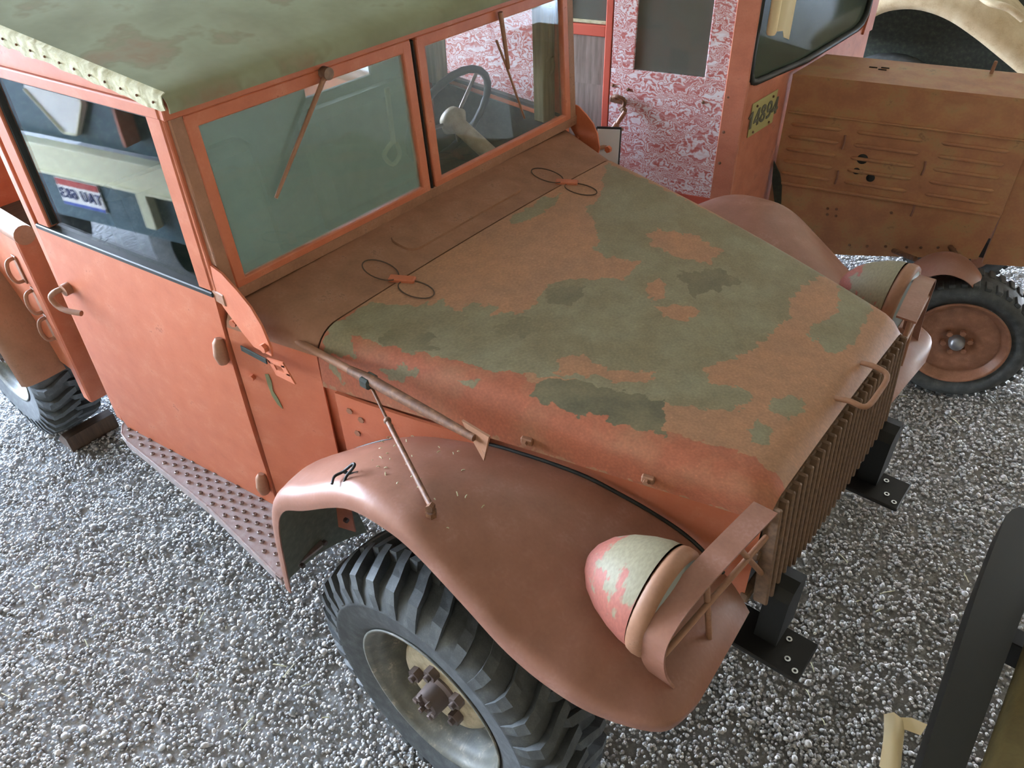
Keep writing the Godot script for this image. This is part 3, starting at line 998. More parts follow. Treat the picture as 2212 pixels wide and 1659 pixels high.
	for s in [1.0, -1.0]:
		var pf = node("pane_frame", wf)
		st = mb()
		bar(st, W.call(1.368, 0.012 * s, 0.016), W.call(1.368, 0.738 * s, 0.016), 0.022, 0.022)
		bar(st, W.call(1.79, 0.012 * s, 0.016), W.call(1.79, 0.738 * s, 0.016), 0.022, 0.034)
		bar(st, W.call(1.36, 0.027 * s, 0.016), W.call(1.80, 0.027 * s, 0.016), 0.034, 0.022, Vector3.RIGHT)
		bar(st, W.call(1.36, 0.723 * s, 0.016), W.call(1.80, 0.723 * s, 0.016), 0.032, 0.022, Vector3.RIGHT)
		obj("sash", st, M.paint, pf)
		st = mb()
		var tilt = Basis(Vector3(0, 0, 1), atan2(0.027, 0.402))
		box(st, W.call(1.576, 0.377 * s, 0.014), Vector3(0.004, 0.416, 0.68), tilt, 0.0005)
		obj("pane", st, M.glass_dusty if s > 0 else M.glass, pf)
	# wipers
	var W1 = [W.call(1.798, 0.33, 0.04), W.call(1.545, 0.565, 0.035)]
	var wp = node("wiper", T)
	st = mb(); tube(st, [W1[0], W1[1]], [0.007, 0.005], 8); obj("wiper_arm", st, M.dusty, wp)
	st = mb(); tube(st, [W1[0] - Vector3(0.03, 0, 0), W1[0] + Vector3(0.012, 0, 0)], 0.016, 12); obj("pivot", st, M.grille, wp)
	wp = node("wiper", T)
	var a0 = W.call(1.80, -0.37, 0.04)
	st = mb(); tube(st, [a0, W.call(1.625, -0.395, 0.035)], [0.008, 0.006], 8); obj("wiper_arm", st, M.dusty, wp)
	st = mb(); tube(st, [W.call(1.72, -0.352, 0.03), W.call(1.63, -0.392, 0.03), W.call(1.44, -0.47, 0.026)], 0.004, 6); obj("blade", st, M.dusty, wp)
	st = mb(); ball(st, W.call(1.775, -0.345, -0.04), 0.032, Vector3(1, 0.7, 1.2)); obj("motor", st, M.wood_post, wp)
	# corner posts of the cab
	for sz in [1.0, -1.0]:
		st = mb()
		bar(st, Vector3(-0.812, 1.33, 0.768 * sz), Vector3(-0.822, 1.87, 0.768 * sz), 0.03, 0.032, Vector3.RIGHT)
		obj("cab_post", st, M.paint, T)
		st = mb()
		bar(st, SP(0.815, 0.55, -0.03, sz), SP(0.815, 1.95, -0.03, sz), 0.05, 0.04, Vector3.RIGHT)
		obj("cab_post", st, M.paint, T)
		build_door(T, sz)
		# fascia between door and roof
		st = mb()
		prism(st, [Vector2(-0.01, 1.838), Vector2(1.1, 1.838), Vector2(1.1, 1.985), Vector2(-0.01, 1.862)], SP(0, 0, -0.03, sz), Vector3(DS.x, 0, DS.z * sz), Vector3.UP, Vector3(DN.x, 0, DN.z * sz) * 0.022)
		obj("roof_side_rail", st, M.paint, T)
	# roof
	rows = []
	var rx = [[-0.764, 0.038], [-0.762, 0.030], [-0.763, 0.014], [-0.770, 0.004], [-0.79, 0.0]]
	for i in range(1, 24): rx.append([lerp(-0.79, -2.0, i / 23.0), 0.0])
	for q in rx:
		var x = q[0]
		var hw = 0.784 - 0.126 * (x + 0.776)
		var ye = 1.87 - 0.126 * (x + 0.776)
		var fs = clampf((x + 1.30) / 0.52, 0.0, 1.0)
		var row = []
		for j in 41:
			var w = -1.0 + j / 20.0
			row.append(Vector3(x, ye + 0.03 * (1 - fs * fs) * (1 - pow(abs(w), 2.5)) - q[1], hw * w))
		rows.append(row)
	st = mb()
	sheet(st, rows, 0.004, 1.0)
	var roof = obj("roof", st, M.roof, T)
	lab(roof, "flat grey-green painted cab roof")
	var wob := FastNoiseLite.new()
	wob.seed = 5
	wob.frequency = 9.0
	for sz in [1.0, -1.0]:
		rows = []
		for i in 81:
			var x = lerp(-0.772, -1.95, i / 80.0)
			var zz = 0.786 - 0.126 * (x + 0.776)
			var ye = 1.874 - 0.126 * (x + 0.776)
			var low = 0.040 + 0.014 * (i / 80.0) + 0.008 * wob.get_noise_1d(x * 1.0) + 0.004 * wob.get_noise_1d(x * 5.0 + 40)
			rows.append([Vector3(x, ye + 0.002, (zz - 0.008) * sz), Vector3(x, ye - 0.004, (zz + 0.004 + 0.003 * wob.get_noise_1d(x * 3.0)) * sz), Vector3(x, ye - low * 0.6, (zz + 0.004 + 0.004 * wob.get_noise_1d(x * 4.0)) * sz), Vector3(x, ye - low, (zz + 0.002) * sz)])
		st = mb()
		sheet(st, rows, 0.003, 1.0 * sz)
		var flap = obj("canvas_edging", st, M.canvas, roof)
		lab(flap, "pale canvas edging tacked along the roof edge")
		for k in 22:
			var x = -0.80 - 0.052 * k
			st = mb()
			ball(st, Vector3(x, 1.874 - 0.126 * (x + 0.776) - 0.024, (0.792 - 0.126 * (x + 0.776)) * sz), 0.0032, Vector3.ONE, 4)
			obj("tack", st, M.rust, roof)
	# cab interior
	st = mb()
	var wx = -1.64
	box(st, Vector3(wx, 0.98, 0), Vector3(0.02, 0.86, 1.70))
	box(st, Vector3(wx, 1.79, 0), Vector3(0.02, 0.36, 1.70))
	box(st, Vector3(wx, 1.51, 0.32), Vector3(0.02, 0.22, 1.06))
	box(st, Vector3(wx, 1.51, -0.70), Vector3(0.02, 0.22, 0.30))
	obj("cab_rear_wall", st, M.grime, T)
	st = mb(); box(st, Vector3(wx, 1.51, -0.38), Vector3(0.004, 0.22, 0.36)); obj("rear_pane", st, M.glass, T)
	st = mb(); box(st, Vector3(-1.20, 0.56, 0), Vector3(0.85, 0.03, 1.5)); obj("cab_floor", st, M.grime, T)
	for s in [0.40, -0.40]:
		st = mb()
		box(st, Vector3(-1.32, 0.88, s), Vector3(0.46, 0.16, 0.56), Basis(), 0.04)
		box(st, Vector3(-1.54, 1.14, s), Vector3(0.12, 0.50, 0.56), Basis(Vector3(0, 0, 1), 0.12), 0.04)
		obj("seat", st, M.seat, T)
	st = mb(); box(st, Vector3(-0.86, 1.22, 0), Vector3(0.04, 0.16, 1.40), Basis(), 0.01); obj("dashboard", st, M.grime, T)
	for q in [Vector3(-0.872, 1.34, -0.715), Vector3(-1.50, 1.34, -0.80)]:
		st = mb()
		bar(st, q, q + Vector3(-0.01, 0.48, 0), 0.07, 0.05, Vector3.RIGHT, 0.004)
		obj("inner_post", st, M.wood_post, T)
	for q in [[-0.845, 1.56, -0.71], [-0.845, 1.50, 0.075]]:
		st = mb()
		tube(st, smooth_path([Vector3(q[0], q[1] + 0.02, q[2]), Vector3(q[0] - 0.02, q[1] - 0.02, q[2] + 0.025), Vector3(q[0] - 0.01, q[1] - 0.055, q[2] + 0.005), Vector3(q[0], q[1] - 0.03, q[2] - 0.02), Vector3(q[0], q[1] + 0.01, q[2] - 0.012)], 4), 0.007, 8)
		bar(st, Vector3(q[0], q[1] + 0.18, q[2]), Vector3(q[0], q[1] + 0.01, q[2]), 0.018, 0.008, Vector3.RIGHT)
		obj("window_latch", st, M.wood_post, T)
	# steering
	var sw = node("steering", T)
	var hc = Vector3(-1.066, 1.404, -0.40)
	var cd = Vector3(0.906, -0.423, 0.028).normalized()
	var e1 = cd.cross(Vector3(0, 0, 1)).normalized()
	var e2 = cd.cross(e1).normalized()
	var ring = []; var rr = []
	for k in 49:
		var a = TAU * k / 48
		ring.append(hc + (e1 * cos(a) + e2 * sin(a)) * 0.193); rr.append(0.0125 + (0.0018 if k % 2 == 0 else 0.0))
	st = mb(); tube(st, ring, rr, 10); obj("steering_wheel", st, M.black, sw)
	st = mb()
	for k in 3:
		var a = TAU * k / 3 + 0.6
		tube(st, [hc + cd * 0.03, hc + (e1 * cos(a) + e2 * sin(a)) * 0.193], 0.007, 8)
	obj("spokes", st, M.steel, sw)
	st = mb(); lathe(st, [Vector2(-0.01, 0.0), Vector2(-0.005, 0.04), Vector2(0.03, 0.055), Vector2(0.06, 0.03), Vector2(0.5, 0.028)], hc, cd, 20); obj("steering_column", st, M.wheel, sw)
	# running boards
	for sz in [1.0, -1.0]:
		var outl = [Vector2(-0.60, 0.785), Vector2(-0.575, 0.80), Vector2(-0.575, 0.962), Vector2(-0.60, 0.962), Vector2(-1.0, 0.930), Vector2(-1.50, 0.925), Vector2(-1.555, 0.915), Vector2(-1.595, 0.89), Vector2(-1.61, 0.86), Vector2(-1.61, 0.80), Vector2(-1.2, 0.79)]
		st = mb()
		prism(st, outl, Vector3(0, 0.535, 0), Vector3.RIGHT, Vector3(0, 0, sz), Vector3(0, -0.008, 0))
		for i in range(2, 9):
			var a = outl[i]; var b = outl[i + 1]
			bar(st, Vector3(a.x, 0.518, (a.y - 0.004) * sz), Vector3(b.x, 0.518, (b.y - 0.004) * sz), 0.008, 0.036, Vector3.UP, 0.002)
		var rb = obj("running_board", st, M.step, T)
		lab(rb, "studded sheet-metal running board")
		st = mb()
		lathe(st, [Vector2(-0.001, 0.0085), Vector2(0.005, 0.0065), Vector2(0.007, 0.0045), Vector2(0.004, 0.003), Vector2(0.001, 0.0)], Vector3.ZERO, Vector3.UP, 8)
		st.generate_normals()
		var stud = st.commit()
		if sz > 0:
			for c in 27:
				for rw in 4:
					var x = -1.585 + 0.037 * c
					var z = 0.905 - 0.033 * rw - (0.0165 if c % 2 == 1 else 0.0) + 0.028 * clampf((x + 1.1) / 0.5, -0.1, 1)
					if x < -1.56 and z > 0.89: continue
					var o := MeshInstance3D.new()
					o.mesh = stud
					o.material_override = M.stud
					o.name = "stud"
					rb.add_child(o, true)
					o.position = Vector3(x, 0.535, z)
	# load bed
	var bd = node("load_bed", T)
	for sz in [1.0, -1.0]:
		st = mb()
		box(st, Vector3(-2.66, 0.92, 0.868 * sz), Vector3(1.62, 0.58, 0.016))
		obj("bed_side", st, M.paint, bd)
		st = mb()
		tube(st, [Vector3(-1.80, 1.235, 0.862 * sz), Vector3(-3.47, 1.235, 0.862 * sz)], 0.034, 16)
		obj("bed_rail", st, M.dusty, bd)
		st = mb()
		box(st, Vector3(-1.845, 0.86, 0.832 * sz), Vector3(0.012, 0.70, 0.10))
		box(st, Vector3(-1.87, 0.86, 0.878 * sz), Vector3(0.05, 0.70, 0.012))
		obj("corner_post", st, M.paint, bd)
		# rear fender
		rows = []
		for i in 25:
			var a = deg_to_rad(lerp(12.0, 168.0, i / 24.0))
			var c = Vector3(-2.62 + 0.64 * cos(a), 0.46 + 0.66 * sin(a), 0)
			var nr = Vector3(cos(a), sin(a), 0)
			rows.append([mz(c + Vector3(0, 0, 0.872), sz), mz(c + nr * 0.006 + Vector3(0, 0, 0.95), sz), mz(c + Vector3(0, 0, 1.0), sz), mz(c - nr * 0.012 + Vector3(0, 0, 1.02), sz), mz(c - nr * 0.04 + Vector3(0, 0, 1.03), sz)])
		st = mb()
		sheet(st, rows, 0.004, 1.0 * sz)
		obj("rear_fender", st, M.dusty, bd)
		for y in [1.06, 0.945, 0.83]:
			st = mb()
			var ox = -1.955 if y > 1.0 else -1.915
			tube(st, smooth_path([Vector3(ox, y + 0.045, 0.876 * sz), Vector3(ox, y + 0.04, 0.905 * sz), Vector3(ox, y, 0.915 * sz), Vector3(ox, y - 0.04, 0.905 * sz), Vector3(ox, y - 0.045, 0.876 * sz)], 4), 0.007, 8)
			box(st, Vector3(ox, y, 0.879 * sz), Vector3(0.03, 0.11, 0.006))
			obj("lashing_loop", st, M.dusty, bd)
	st = mb(); box(st, Vector3(-1.858, 0.90, 0), Vector3(0.014, 0.62, 1.70)); obj("bed_front", st, M.paint, bd)
	st = mb(); box(st, Vector3(-3.47, 0.92, 0), Vector3(0.016, 0.58, 1.74)); obj("tailgate", st, M.paint, bd)
	st = mb(); box(st, Vector3(-2.66, 0.66, 0), Vector3(1.62, 0.03, 1.72)); obj("bed_floor", st, M.wood_dark, bd)
	for z in [0.80, 0.76]:
		st = mb()
		tube(st, [Vector3(-1.825, 1.15, z), Vector3(-1.825, 0.53, z)], 0.008, 8)
		obj("bed_rod", st, M.dusty, bd)
	# slanted steadying rod with its jointed stay on the fender
	var rod = node("steady_rod", T)
	st = mb()
	tube(st, [Vector3(-0.668, 1.243, 0.705), Vector3(-0.38, 1.243, 0.703)], 0.010, 10)
	box(st, Vector3(-0.665, 1.245, 0.705), Vector3(0.05, 0.006, 0.034), Basis(), 0.002)
	obj("rod_tube", st, M.dusty, rod)
	st = mb()
	tube(st, [Vector3(-0.40, 1.243, 0.703), Vector3(-0.33, 1.243, 0.70), Vector3(-0.10, 1.243, 0.70), Vector3(0.01, 1.243, 0.70)], [0.011, 0.015, 0.012, 0.009], 10)
	obj("rod_end", st, M.rust, rod)
	st = mb()
	box(st, Vector3(-0.335, 1.238, 0.70), Vector3(0.035, 0.03, 0.04), Basis(), 0.006)
	obj("clamp", st, M.grime, rod)
	st = mb()
	prism(st, [Vector2(-0.03, 0.035), Vector2(0.05, 0.03), Vector2(0.03, -0.055)], Vector3(0.0, 1.235, 0.69), Vector3.RIGHT, Vector3.UP, Vector3(0, 0, 0.006))
	obj("end_bracket", st, M.dusty, rod)
	st = mb()
	tube(st, [Vector3(-0.33, 1.225, 0.70), Vector3(-0.24, 1.185, 0.737)], 0.004, 8)
	tube(st, [Vector3(-0.24, 1.185, 0.737), Vector3(0.034, 1.186, 0.873)], 0.0065, 8)
	ball(st, Vector3(-0.24, 1.185, 0.737), 0.010, Vector3.ONE, 5)
	obj("stay", st, M.rust, rod)
	st = mb()
	hexnut(st, Vector3(0.038, fender_y(0.038, 0.878) - 0.006, 0.878), Vector3.UP, 0.013, 0.022)
	hexnut(st, Vector3(0.032, 1.183, 0.868), Vector3(0.4, 0.3, 0.8), 0.009, 0.02)
	obj("stay_foot", st, M.rust, rod)
	# driver's mirror on the far side
	var mir = node("door_mirror", T)
	st = mb()
	var mc = Vector3(-0.715, 1.205, -0.92)
	var mx = Vector3(0.50, 0.12, 0.86).normalized()
	var mzz = mx.cross(Vector3.UP).normalized()
	var mbas = Basis(mx, mzz.cross(mx).normalized(), mzz)
	box(st, mc, Vector3(0.012, 0.15, 0.10), mbas, 0.005)
	obj("mirror_back", st, M.darksteel, mir)
	st = mb(); box(st, mc + mbas * Vector3(0.007, 0, 0), Vector3(0.004, 0.135, 0.088), mbas, 0.001)
	obj("mirror_glass", st, M.mirror, mir)
	st = mb(); tube(st, [mc, Vector3(-0.79, 1.20, -0.79)], 0.008, 8); obj("mirror_arm", st, M.dusty, mir)

# ---------------------------------------------------------------- the van, the trailer and the rest
func lettering(called, text, height, mat, parent, at, bas):
	var t := TextMesh.new()
	var f := SystemFont.new()
	f.font_names = PackedStringArray(["Droid Sans"])
	f.font_weight = 700
	t.font = f
	t.text = text
	t.font_size = 64
	t.pixel_size = height / 46.0
	t.depth = 0.004
	var o := MeshInstance3D.new()
	o.mesh = t
	o.material_override = mat
	o.name = called
	parent.add_child(o, true)
	o.transform = Transform3D(bas, at)
	return o

func table(tb, x):
	for i in tb.size() - 1:
		if x <= tb[i + 1][0]: return lerp(tb[i][1], tb[i + 1][1], clampf((x - tb[i][0]) / (tb[i + 1][0] - tb[i][0]), 0, 1))
	return tb[-1][1]

func fender_y(x, z):   # height of the near front fender's skin
	var a = table([[-0.363, 1.02], [-0.182, 1.15], [-0.041, 1.176], [0.054, 1.158], [0.174, 1.085], [0.294, 1.008]], x)
	var c = table([[-0.42, 0.955], [-0.26, 1.05], [-0.09, 1.092], [0.03, 1.105], [0.18, 1.10], [0.275, 1.075]], x)
	var t = clampf((z - 0.59) / 0.31, 0.0, 1.0)
	return lerp(c, a, t) + 0.024 * sin(PI * t)

const VF = -0.5
const VNN = -2.4
func v(f, y, n): return Vector3(f - VF, y, n - VNN)

func van_root(called, label, category):
	var bas = Basis(Vector3.UP, deg_to_rad(15.0))
	var o = thing(called, label, category, bas * Vector3(VF, 0, VNN))
	o.rotation.y = deg_to_rad(15.0)
	return o

func build_van():
	var V = van_root("box_van", "old red van with weathered plywood side and boarded door", "van")
	var st
	# red carcass: posts, sills and rails on the near side
	st = mb()
	box(st, v(-0.92, 0.765, -1.622), Vector3(1.76, 0.085, 0.05))
	obj("sill", st, M.red, V)
	st = mb()
	bar(st, v(-0.642, 0.80, -1.612), v(-0.642, 2.3, -1.612), 0.03, 0.03, Vector3.RIGHT)
	obj("door_post", st, M.red, V)
	st = mb()
	bar(st, v(-0.075, 0.70, -1.615), v(-0.075, 2.3, -1.60), 0.035, 0.09, Vector3.RIGHT)
	obj("corner_post", st, M.van, V)
	# plywood door with a window
	var d = node("plywood_door", V)
	st = mb()
	box(st, v(-0.356, 1.07, -1.605), Vector3(0.536, 0.53, 0.014))
	box(st, v(-0.573, 1.80, -1.605), Vector3(0.102, 0.93, 0.014))
	box(st, v(-0.150, 1.80, -1.605), Vector3(0.124, 0.93, 0.014))
	obj("plywood_panel", st, M.ply, d)
	st = mb(); box(st, v(-0.368, 1.80, -1.612), Vector3(0.32, 0.93, 0.004)); obj("pane", st, M.glass_ply, d)
	for q in [[-0.105, 1.56], [-0.103, 1.42], [-0.102, 1.27], [-0.10, 1.12], [-0.098, 0.98], [-0.61, 1.26], [-0.54, 1.25], [-0.205, 1.235]]:
		st = mb(); ball(st, v(q[0], q[1], -1.596), 0.008, Vector3(1, 1, 0.7), 5); obj("screw", st, M.rust, d)
	# latch and leaning grab rod
	st = mb()
	bar(st, v(-0.615, 1.205, -1.585), v(-0.54, 1.195, -1.585), 0.02, 0.022, Vector3.UP)
	tube(st, smooth_path([v(-0.60, 1.215, -1.58), v(-0.58, 1.225, -1.565), v(-0.55, 1.215, -1.57), v(-0.545, 1.19, -1.575), v(-0.565, 1.165, -1.575)], 4), 0.009, 8)
	ball(st, v(-0.545, 1.165, -1.57), 0.016, Vector3.ONE, 5)
	obj("latch", st, M.rust, d)
	st = mb()
	tube(st, [v(-0.535, 1.165, -1.56), v(-0.572, 1.10, -1.545)], 0.011, 10)
	tube(st, [v(-0.565, 1.112, -1.548), v(-0.655, 0.955, -1.51)], 0.015, 10)
	box(st, v(-0.55, 1.09, -1.545), Vector3(0.035, 0.012, 0.012))
	obj("grab_rod", st, M.copper, d)
	# narrow side window bay
	var b = node("side_bay", V)
	st = mb(); box(st, v(-0.755, 1.13, -1.618), Vector3(0.195, 0.65, 0.014)); obj("grey_board", st, M.wood_grey, b)
	st = mb(); box(st, v(-0.755, 1.478, -1.612), Vector3(0.195, 0.045, 0.022)); obj("rail", st, M.red, b)
	st = mb(); box(st, v(-0.755, 1.90, -1.622), Vector3(0.195, 0.80, 0.004)); obj("pane", st, M.glass_ply, b)
	st = mb(); bar(st, v(-0.66, 1.51, -1.616), v(-0.85, 1.51, -1.616), 0.01, 0.014); obj("putty", st, M.canvas, b)
	# long plywood side
	st = mb(); bar(st, v(-0.875, 0.80, -1.612), v(-0.875, 2.3, -1.612), 0.03, 0.04, Vector3.RIGHT); obj("body_post", st, M.red, V)
	st = mb(); box(st, v(-1.345, 1.55, -1.615), Vector3(0.90, 1.49, 0.014)); obj("plywood_side", st, M.ply, V)
	# slanting front below and round the windscreen
	var e1 = (v(0.32, 0, -2.80) - v(-0.04, 0, -1.60)).normalized()
	var en = e1.cross(Vector3.UP).normalized()
	if en.x < 0: en = -en
	var c0 = v(-0.04, 0, -1.60)
	st = mb()
	prism(st, [Vector2(0, 0.62), Vector2(0.32, 0.50), Vector2(1.36, 0.50), Vector2(1.36, 1.30), Vector2(1.20, 1.275), Vector2(0.6, 1.262), Vector2(0.08, 1.30), Vector2(0.03, 1.33), Vector2(0.012, 1.40), Vector2(0.022, 2.3), Vector2(0, 2.3)], c0 - en * 0.02, e1, Vector3.UP, en * 0.02)
	obj("front_panel", st, M.van, V)
	st = mb()
	prism(st, [Vector2(1.245, 1.25), Vector2(1.36, 1.25), Vector2(1.36, 2.3), Vector2(1.27, 2.3), Vector2(1.27, 1.36), Vector2(1.262, 1.31)], c0 - en * 0.019, e1, Vector3.UP, en * 0.03)
	obj("corner_post", st, M.paint, V)
	st = mb()
	box(st, c0 + e1 * 0.64 + Vector3.UP * 1.78 - en * 0.012, Vector3(1.26, 1.02, 0.006), Basis(e1, Vector3.UP, en), 0.001)
	obj("windscreen", st, M.glass_van, V)
	st = mb()
	var seal = []
	for q in [[0.030, 2.25], [0.022, 1.45], [0.03, 1.36], [0.055, 1.325], [0.10, 1.312], [0.6, 1.282], [1.15, 1.295], [1.215, 1.31], [1.25, 1.35], [1.258, 1.42], [1.258, 2.25]]: seal.append(c0 + e1 * q[0] + Vector3.UP * q[1])
	tube(st, seal, 0.014, 8)
	obj("rubber_seal", st, M.seal, V)
	# number plate
	var np = node("number_plate", V)
	var pc = c0 + e1 * 0.208 + Vector3.UP * 1.147 + en * 0.004
	var pb = Basis(e1, Vector3.UP, en)
	st = mb(); box(st, pc, Vector3(0.235, 0.150, 0.003), pb, 0.001); obj("plate_sheet", st, M.plate, np)
	if pb.determinant() < 0: pb = Basis(-e1, Vector3.UP, en)
	lettering("plate_number", "14894", 0.075, M.ink, np, pc + en * 0.002, pb)
	for q in [[-0.075, 0.055], [0.075, 0.055], [-0.075, -0.06], [0.075, -0.06]]:
		st = mb(); ball(st, pc + e1 * q[0] + Vector3.UP * q[1] + en * 0.003, 0.006, Vector3.ONE, 4); obj("screw", st, M.rust, np)
	# the closed, dark box behind
	st = mb()
	box(st, v(-0.735, 1.55, -2.90), Vector3(2.13, 1.6, 0.04))
	box(st, v(-1.80, 1.55, -2.25), Vector3(0.04, 1.6, 1.25))
	box(st, v(-0.86, 2.36, -2.25), Vector3(1.92, 0.06, 1.32))
	box(st, v(-0.90, 0.72, -2.25), Vector3(1.76, 0.06, 1.25))
	obj("body_shell", st, M.wood_dark, V)
	for q in [[-0.62, -1.75], [-1.42, -1.75], [-0.62, -2.75], [-1.42, -2.75]]:
		st = mb()
		lathe(st, [Vector2(-0.09, 0.20), Vector2(-0.10, 0.33), Vector2(-0.06, 0.38), Vector2(0.06, 0.38), Vector2(0.10, 0.33), Vector2(0.09, 0.20), Vector2(0.03, 0.15), Vector2(0.03, 0.0)], v(q[0], 0.38, q[1]), Vector3(0, 0, 1), 28)
		obj("wheel", st, M.rubber, V)
	st = mb()
	for n in [-1.95, -2.55]: box(st, v(-0.95, 0.60, n), Vector3(1.6, 0.22, 0.08))
	for f in [-0.62, -1.42]: box(st, v(f, 0.40, -2.25), Vector3(0.10, 0.24, 1.0))
	obj("chassis", st, M.black, V)

	# roll of cream paper hung in front of the van's windscreen
	var rp = van_root("paper_roll", "cream paper roll and flap hung against the van windscreen", "paper")
	var hb = c0 + e1 * 0.048 + en * 0.050
	st = mb(); tube(st, [hb + Vector3.UP * 1.52, hb + Vector3.UP * 1.53, hb + Vector3.UP * 2.3], [0.016, 0.020, 0.022], 12); obj("roll", st, M.paper, rp)
	st = mb()
	var rows = []
	for i in 9:
		var y = lerp(1.525, 2.3, i / 8.0)
		rows.append([hb + e1 * 0.03 + Vector3.UP * y, hb + e1 * 0.06 + en * 0.02 + Vector3.UP * y, hb + e1 * 0.10 + en * 0.01 + Vector3.UP * (y - (0.035 if i == 0 else 0.0)), hb + e1 * 0.135 + en * 0.02 + Vector3.UP * (y - (0.05 if i == 0 else 0.0))])
	sheet(st, rows, 0.002, 1.0)
	obj("flap", st, M.cloth, rp)

	# ---- cargo trailer with ribbed side
	var R = van_root("cargo_trailer", "red oxide cargo trailer with ribbed sheet-metal side beside the van", "trailer")
	st = mb()
	prism(st, [Vector2(0.10, 0.40), Vector2(0.5, 0.43), Vector2(1.075, 0.53), Vector2(1.10, 0.76), Vector2(1.10, 1.255), Vector2(0.10, 1.255)], v(0, 0, -2.03), Vector3.RIGHT, Vector3.UP, Vector3(0, 0, 0.03))
	var side = obj("side_panel", st, M.nose, R)
	st = mb()
	prism(st, [Vector2(1.104, 0.50), Vector2(1.5, 0.55), Vector2(1.5, 1.255), Vector2(1.104, 1.255)], v(0, 0, -2.05), Vector3.RIGHT, Vector3.UP, Vector3(0, 0, 0.03))
	obj("side_panel", st, M.nose, R)
	st = mb()
	prism(st, [Vector2(0.10, -1.992), Vector2(1.52, -1.992), Vector2(1.52, -2.335), Vector2(0.20, -2.335)], v(0, 1.255, 0), Vector3.RIGHT, Vector3(0, 0, 1), Vector3(0, 0.014, 0))
	var rail = obj("top_rail", st, M.nose, R)
	st = mb()
	var lat = []
	for k in 13:
		var a = PI + PI * k / 12
		lat.append(Vector2(cos(a) * 0.075, sin(a) * 0.03))
	prism(st, lat, v(0.80, 1.256, -1.998), Vector3.RIGHT, Vector3.UP, Vector3(0, 0, 0.01))
	obj("lug_plate", st, M.nose, rail)
	for q in [[0.42, -2.20], [0.47, -2.21], [0.46, -2.18]]:
		st = mb(); box(st, v(q[0], 1.27, q[1]), Vector3(0.035, 0.004, 0.010)); obj("slot", st, M.gap, rail)
	st = mb(); bar(st, v(0.90, 1.265, -2.29), v(0.905, 1.32, -2.30), 0.02, 0.014, Vector3.RIGHT); obj("stake_hook", st, M.dusty, rail)
	for row in [1.045, 0.985, 0.925, 0.865, 0.805]:
		for col in [[0.13, 0.36], [0.42, 0.70], [0.77, 1.04]]:
			st = mb()
			tube(st, [v(col[0], row, -2.004), v(col[0] + 0.015, row, -2.0), v(col[1] - 0.015, row, -2.0), v(col[1], row, -2.004)], [0.002, 0.009, 0.009, 0.002], 8)
			obj("rib", st, M.nose, side)
	for q in [[1.10, 0.008], [0.755, 0.012]]:
		st = mb()
		bar(st, v(0.11, q[0], -1.998), v(1.095, q[0], -1.998), 0.02, q[1], Vector3.UP, 0.003)
		obj("flange", st, M.nose, side)
	for q in [[0.475, 0.925, 0.022], [0.463, 0.865, 0.014], [0.53, 0.842, 0.017]]:
		st = mb()
		lathe(st, [Vector2(0.0, q[2] + 0.002), Vector2(0.002, q[2]), Vector2(0.002, 0.0)], v(q[0], q[1], -2.0), Vector3(0, 0, 1), 16)
		lab(obj("drilled_hole", st, M.black, side), "black hole drilled in the panel")
	for q in [[0.385, 0.82], [0.735, 0.92], [0.745, 0.72], [0.378, 0.99]]:
		st = mb()
		tube(st, [v(q[0], q[1] + 0.035, -1.996), v(q[0] + 0.003, q[1], -1.993), v(q[0], q[1] - 0.03, -1.996)], 0.005, 6)
		obj("weld_bead", st, M.fender, side)
	for q in [[0.38, 0.66], [0.42, 0.665], [0.385, 0.63], [0.425, 0.63], [0.66, 0.69], [0.52, 0.49], [0.60, 0.50], [0.68, 0.515], [0.77, 0.53], [0.83, 0.54], [0.90, 0.555], [0.97, 0.56]]:
		st = mb(); ball(st, v(q[0], q[1], -1.999), 0.007, Vector3(1, 1, 0.5), 4); obj("rivet", st, M.rust, side)
	st = mb()
	prism(st, [Vector2(0.09, 0.86), Vector2(0.13, 0.80), Vector2(0.15, 0.74), Vector2(0.17, 0.60), Vector2(0.13, 0.66), Vector2(0.10, 0.76)], v(0, 0, -1.998), Vector3.RIGHT, Vector3.UP, Vector3(0, 0, 0.012))
	obj("gusset", st, M.grime, side)
	st = mb()
	box(st, v(1.02, 0.74, -2.45), Vector3(0.8, 0.02, 0.8))
	box(st, v(0.8, 0.47, -2.25), Vector3(1.3, 0.08, 0.06))
	box(st, v(1.06, 0.30, -2.2), Vector3(0.07, 0.07, 1.1), Basis(), 0.02)
	box(st, v(0.95, 0.47, -2.85), Vector3(1.0, 0.08, 0.06))
	box(st, v(1.06, 0.38, -2.25), Vector3(0.05, 0.20, 0.05))
	box(st, v(1.06, 0.38, -2.85), Vector3(0.05, 0.20, 0.05))
	obj("chassis", st, M.black, R)
	# far side wall, lower
	st = mb(); box(st, v(0.95, 0.72, -2.92), Vector3(1.1, 0.45, 0.03)); obj("side_panel", st, M.nose, R)
	for q in [-1.70, -2.75]:
		var wn = node("wheel", R, v(1.061, 0.30, q))
		st = mb()
		lathe(st, [Vector2(-0.07, 0.205), Vector2(-0.095, 0.24), Vector2(-0.095, 0.27), Vector2(-0.075, 0.29), Vector2(0.0, 0.297), Vector2(0.075, 0.29), Vector2(0.095, 0.272), Vector2(0.098, 0.25), Vector2(0.092, 0.228), Vector2(0.085, 0.222), Vector2(0.08, 0.207)], Vector3.ZERO, Vector3(0, 0, 1), 56)
		for k in 40:
			var a = TAU * k / 40
			for s in [-1, 1]:
				box(st, Vector3(cos(a + s * 0.03) * 0.292, sin(a + s * 0.03) * 0.292, 0.055 * s), Vector3(0.018, 0.026, 0.06), Basis(Vector3(0, 0, 1), a + s * 0.03), 0.003)
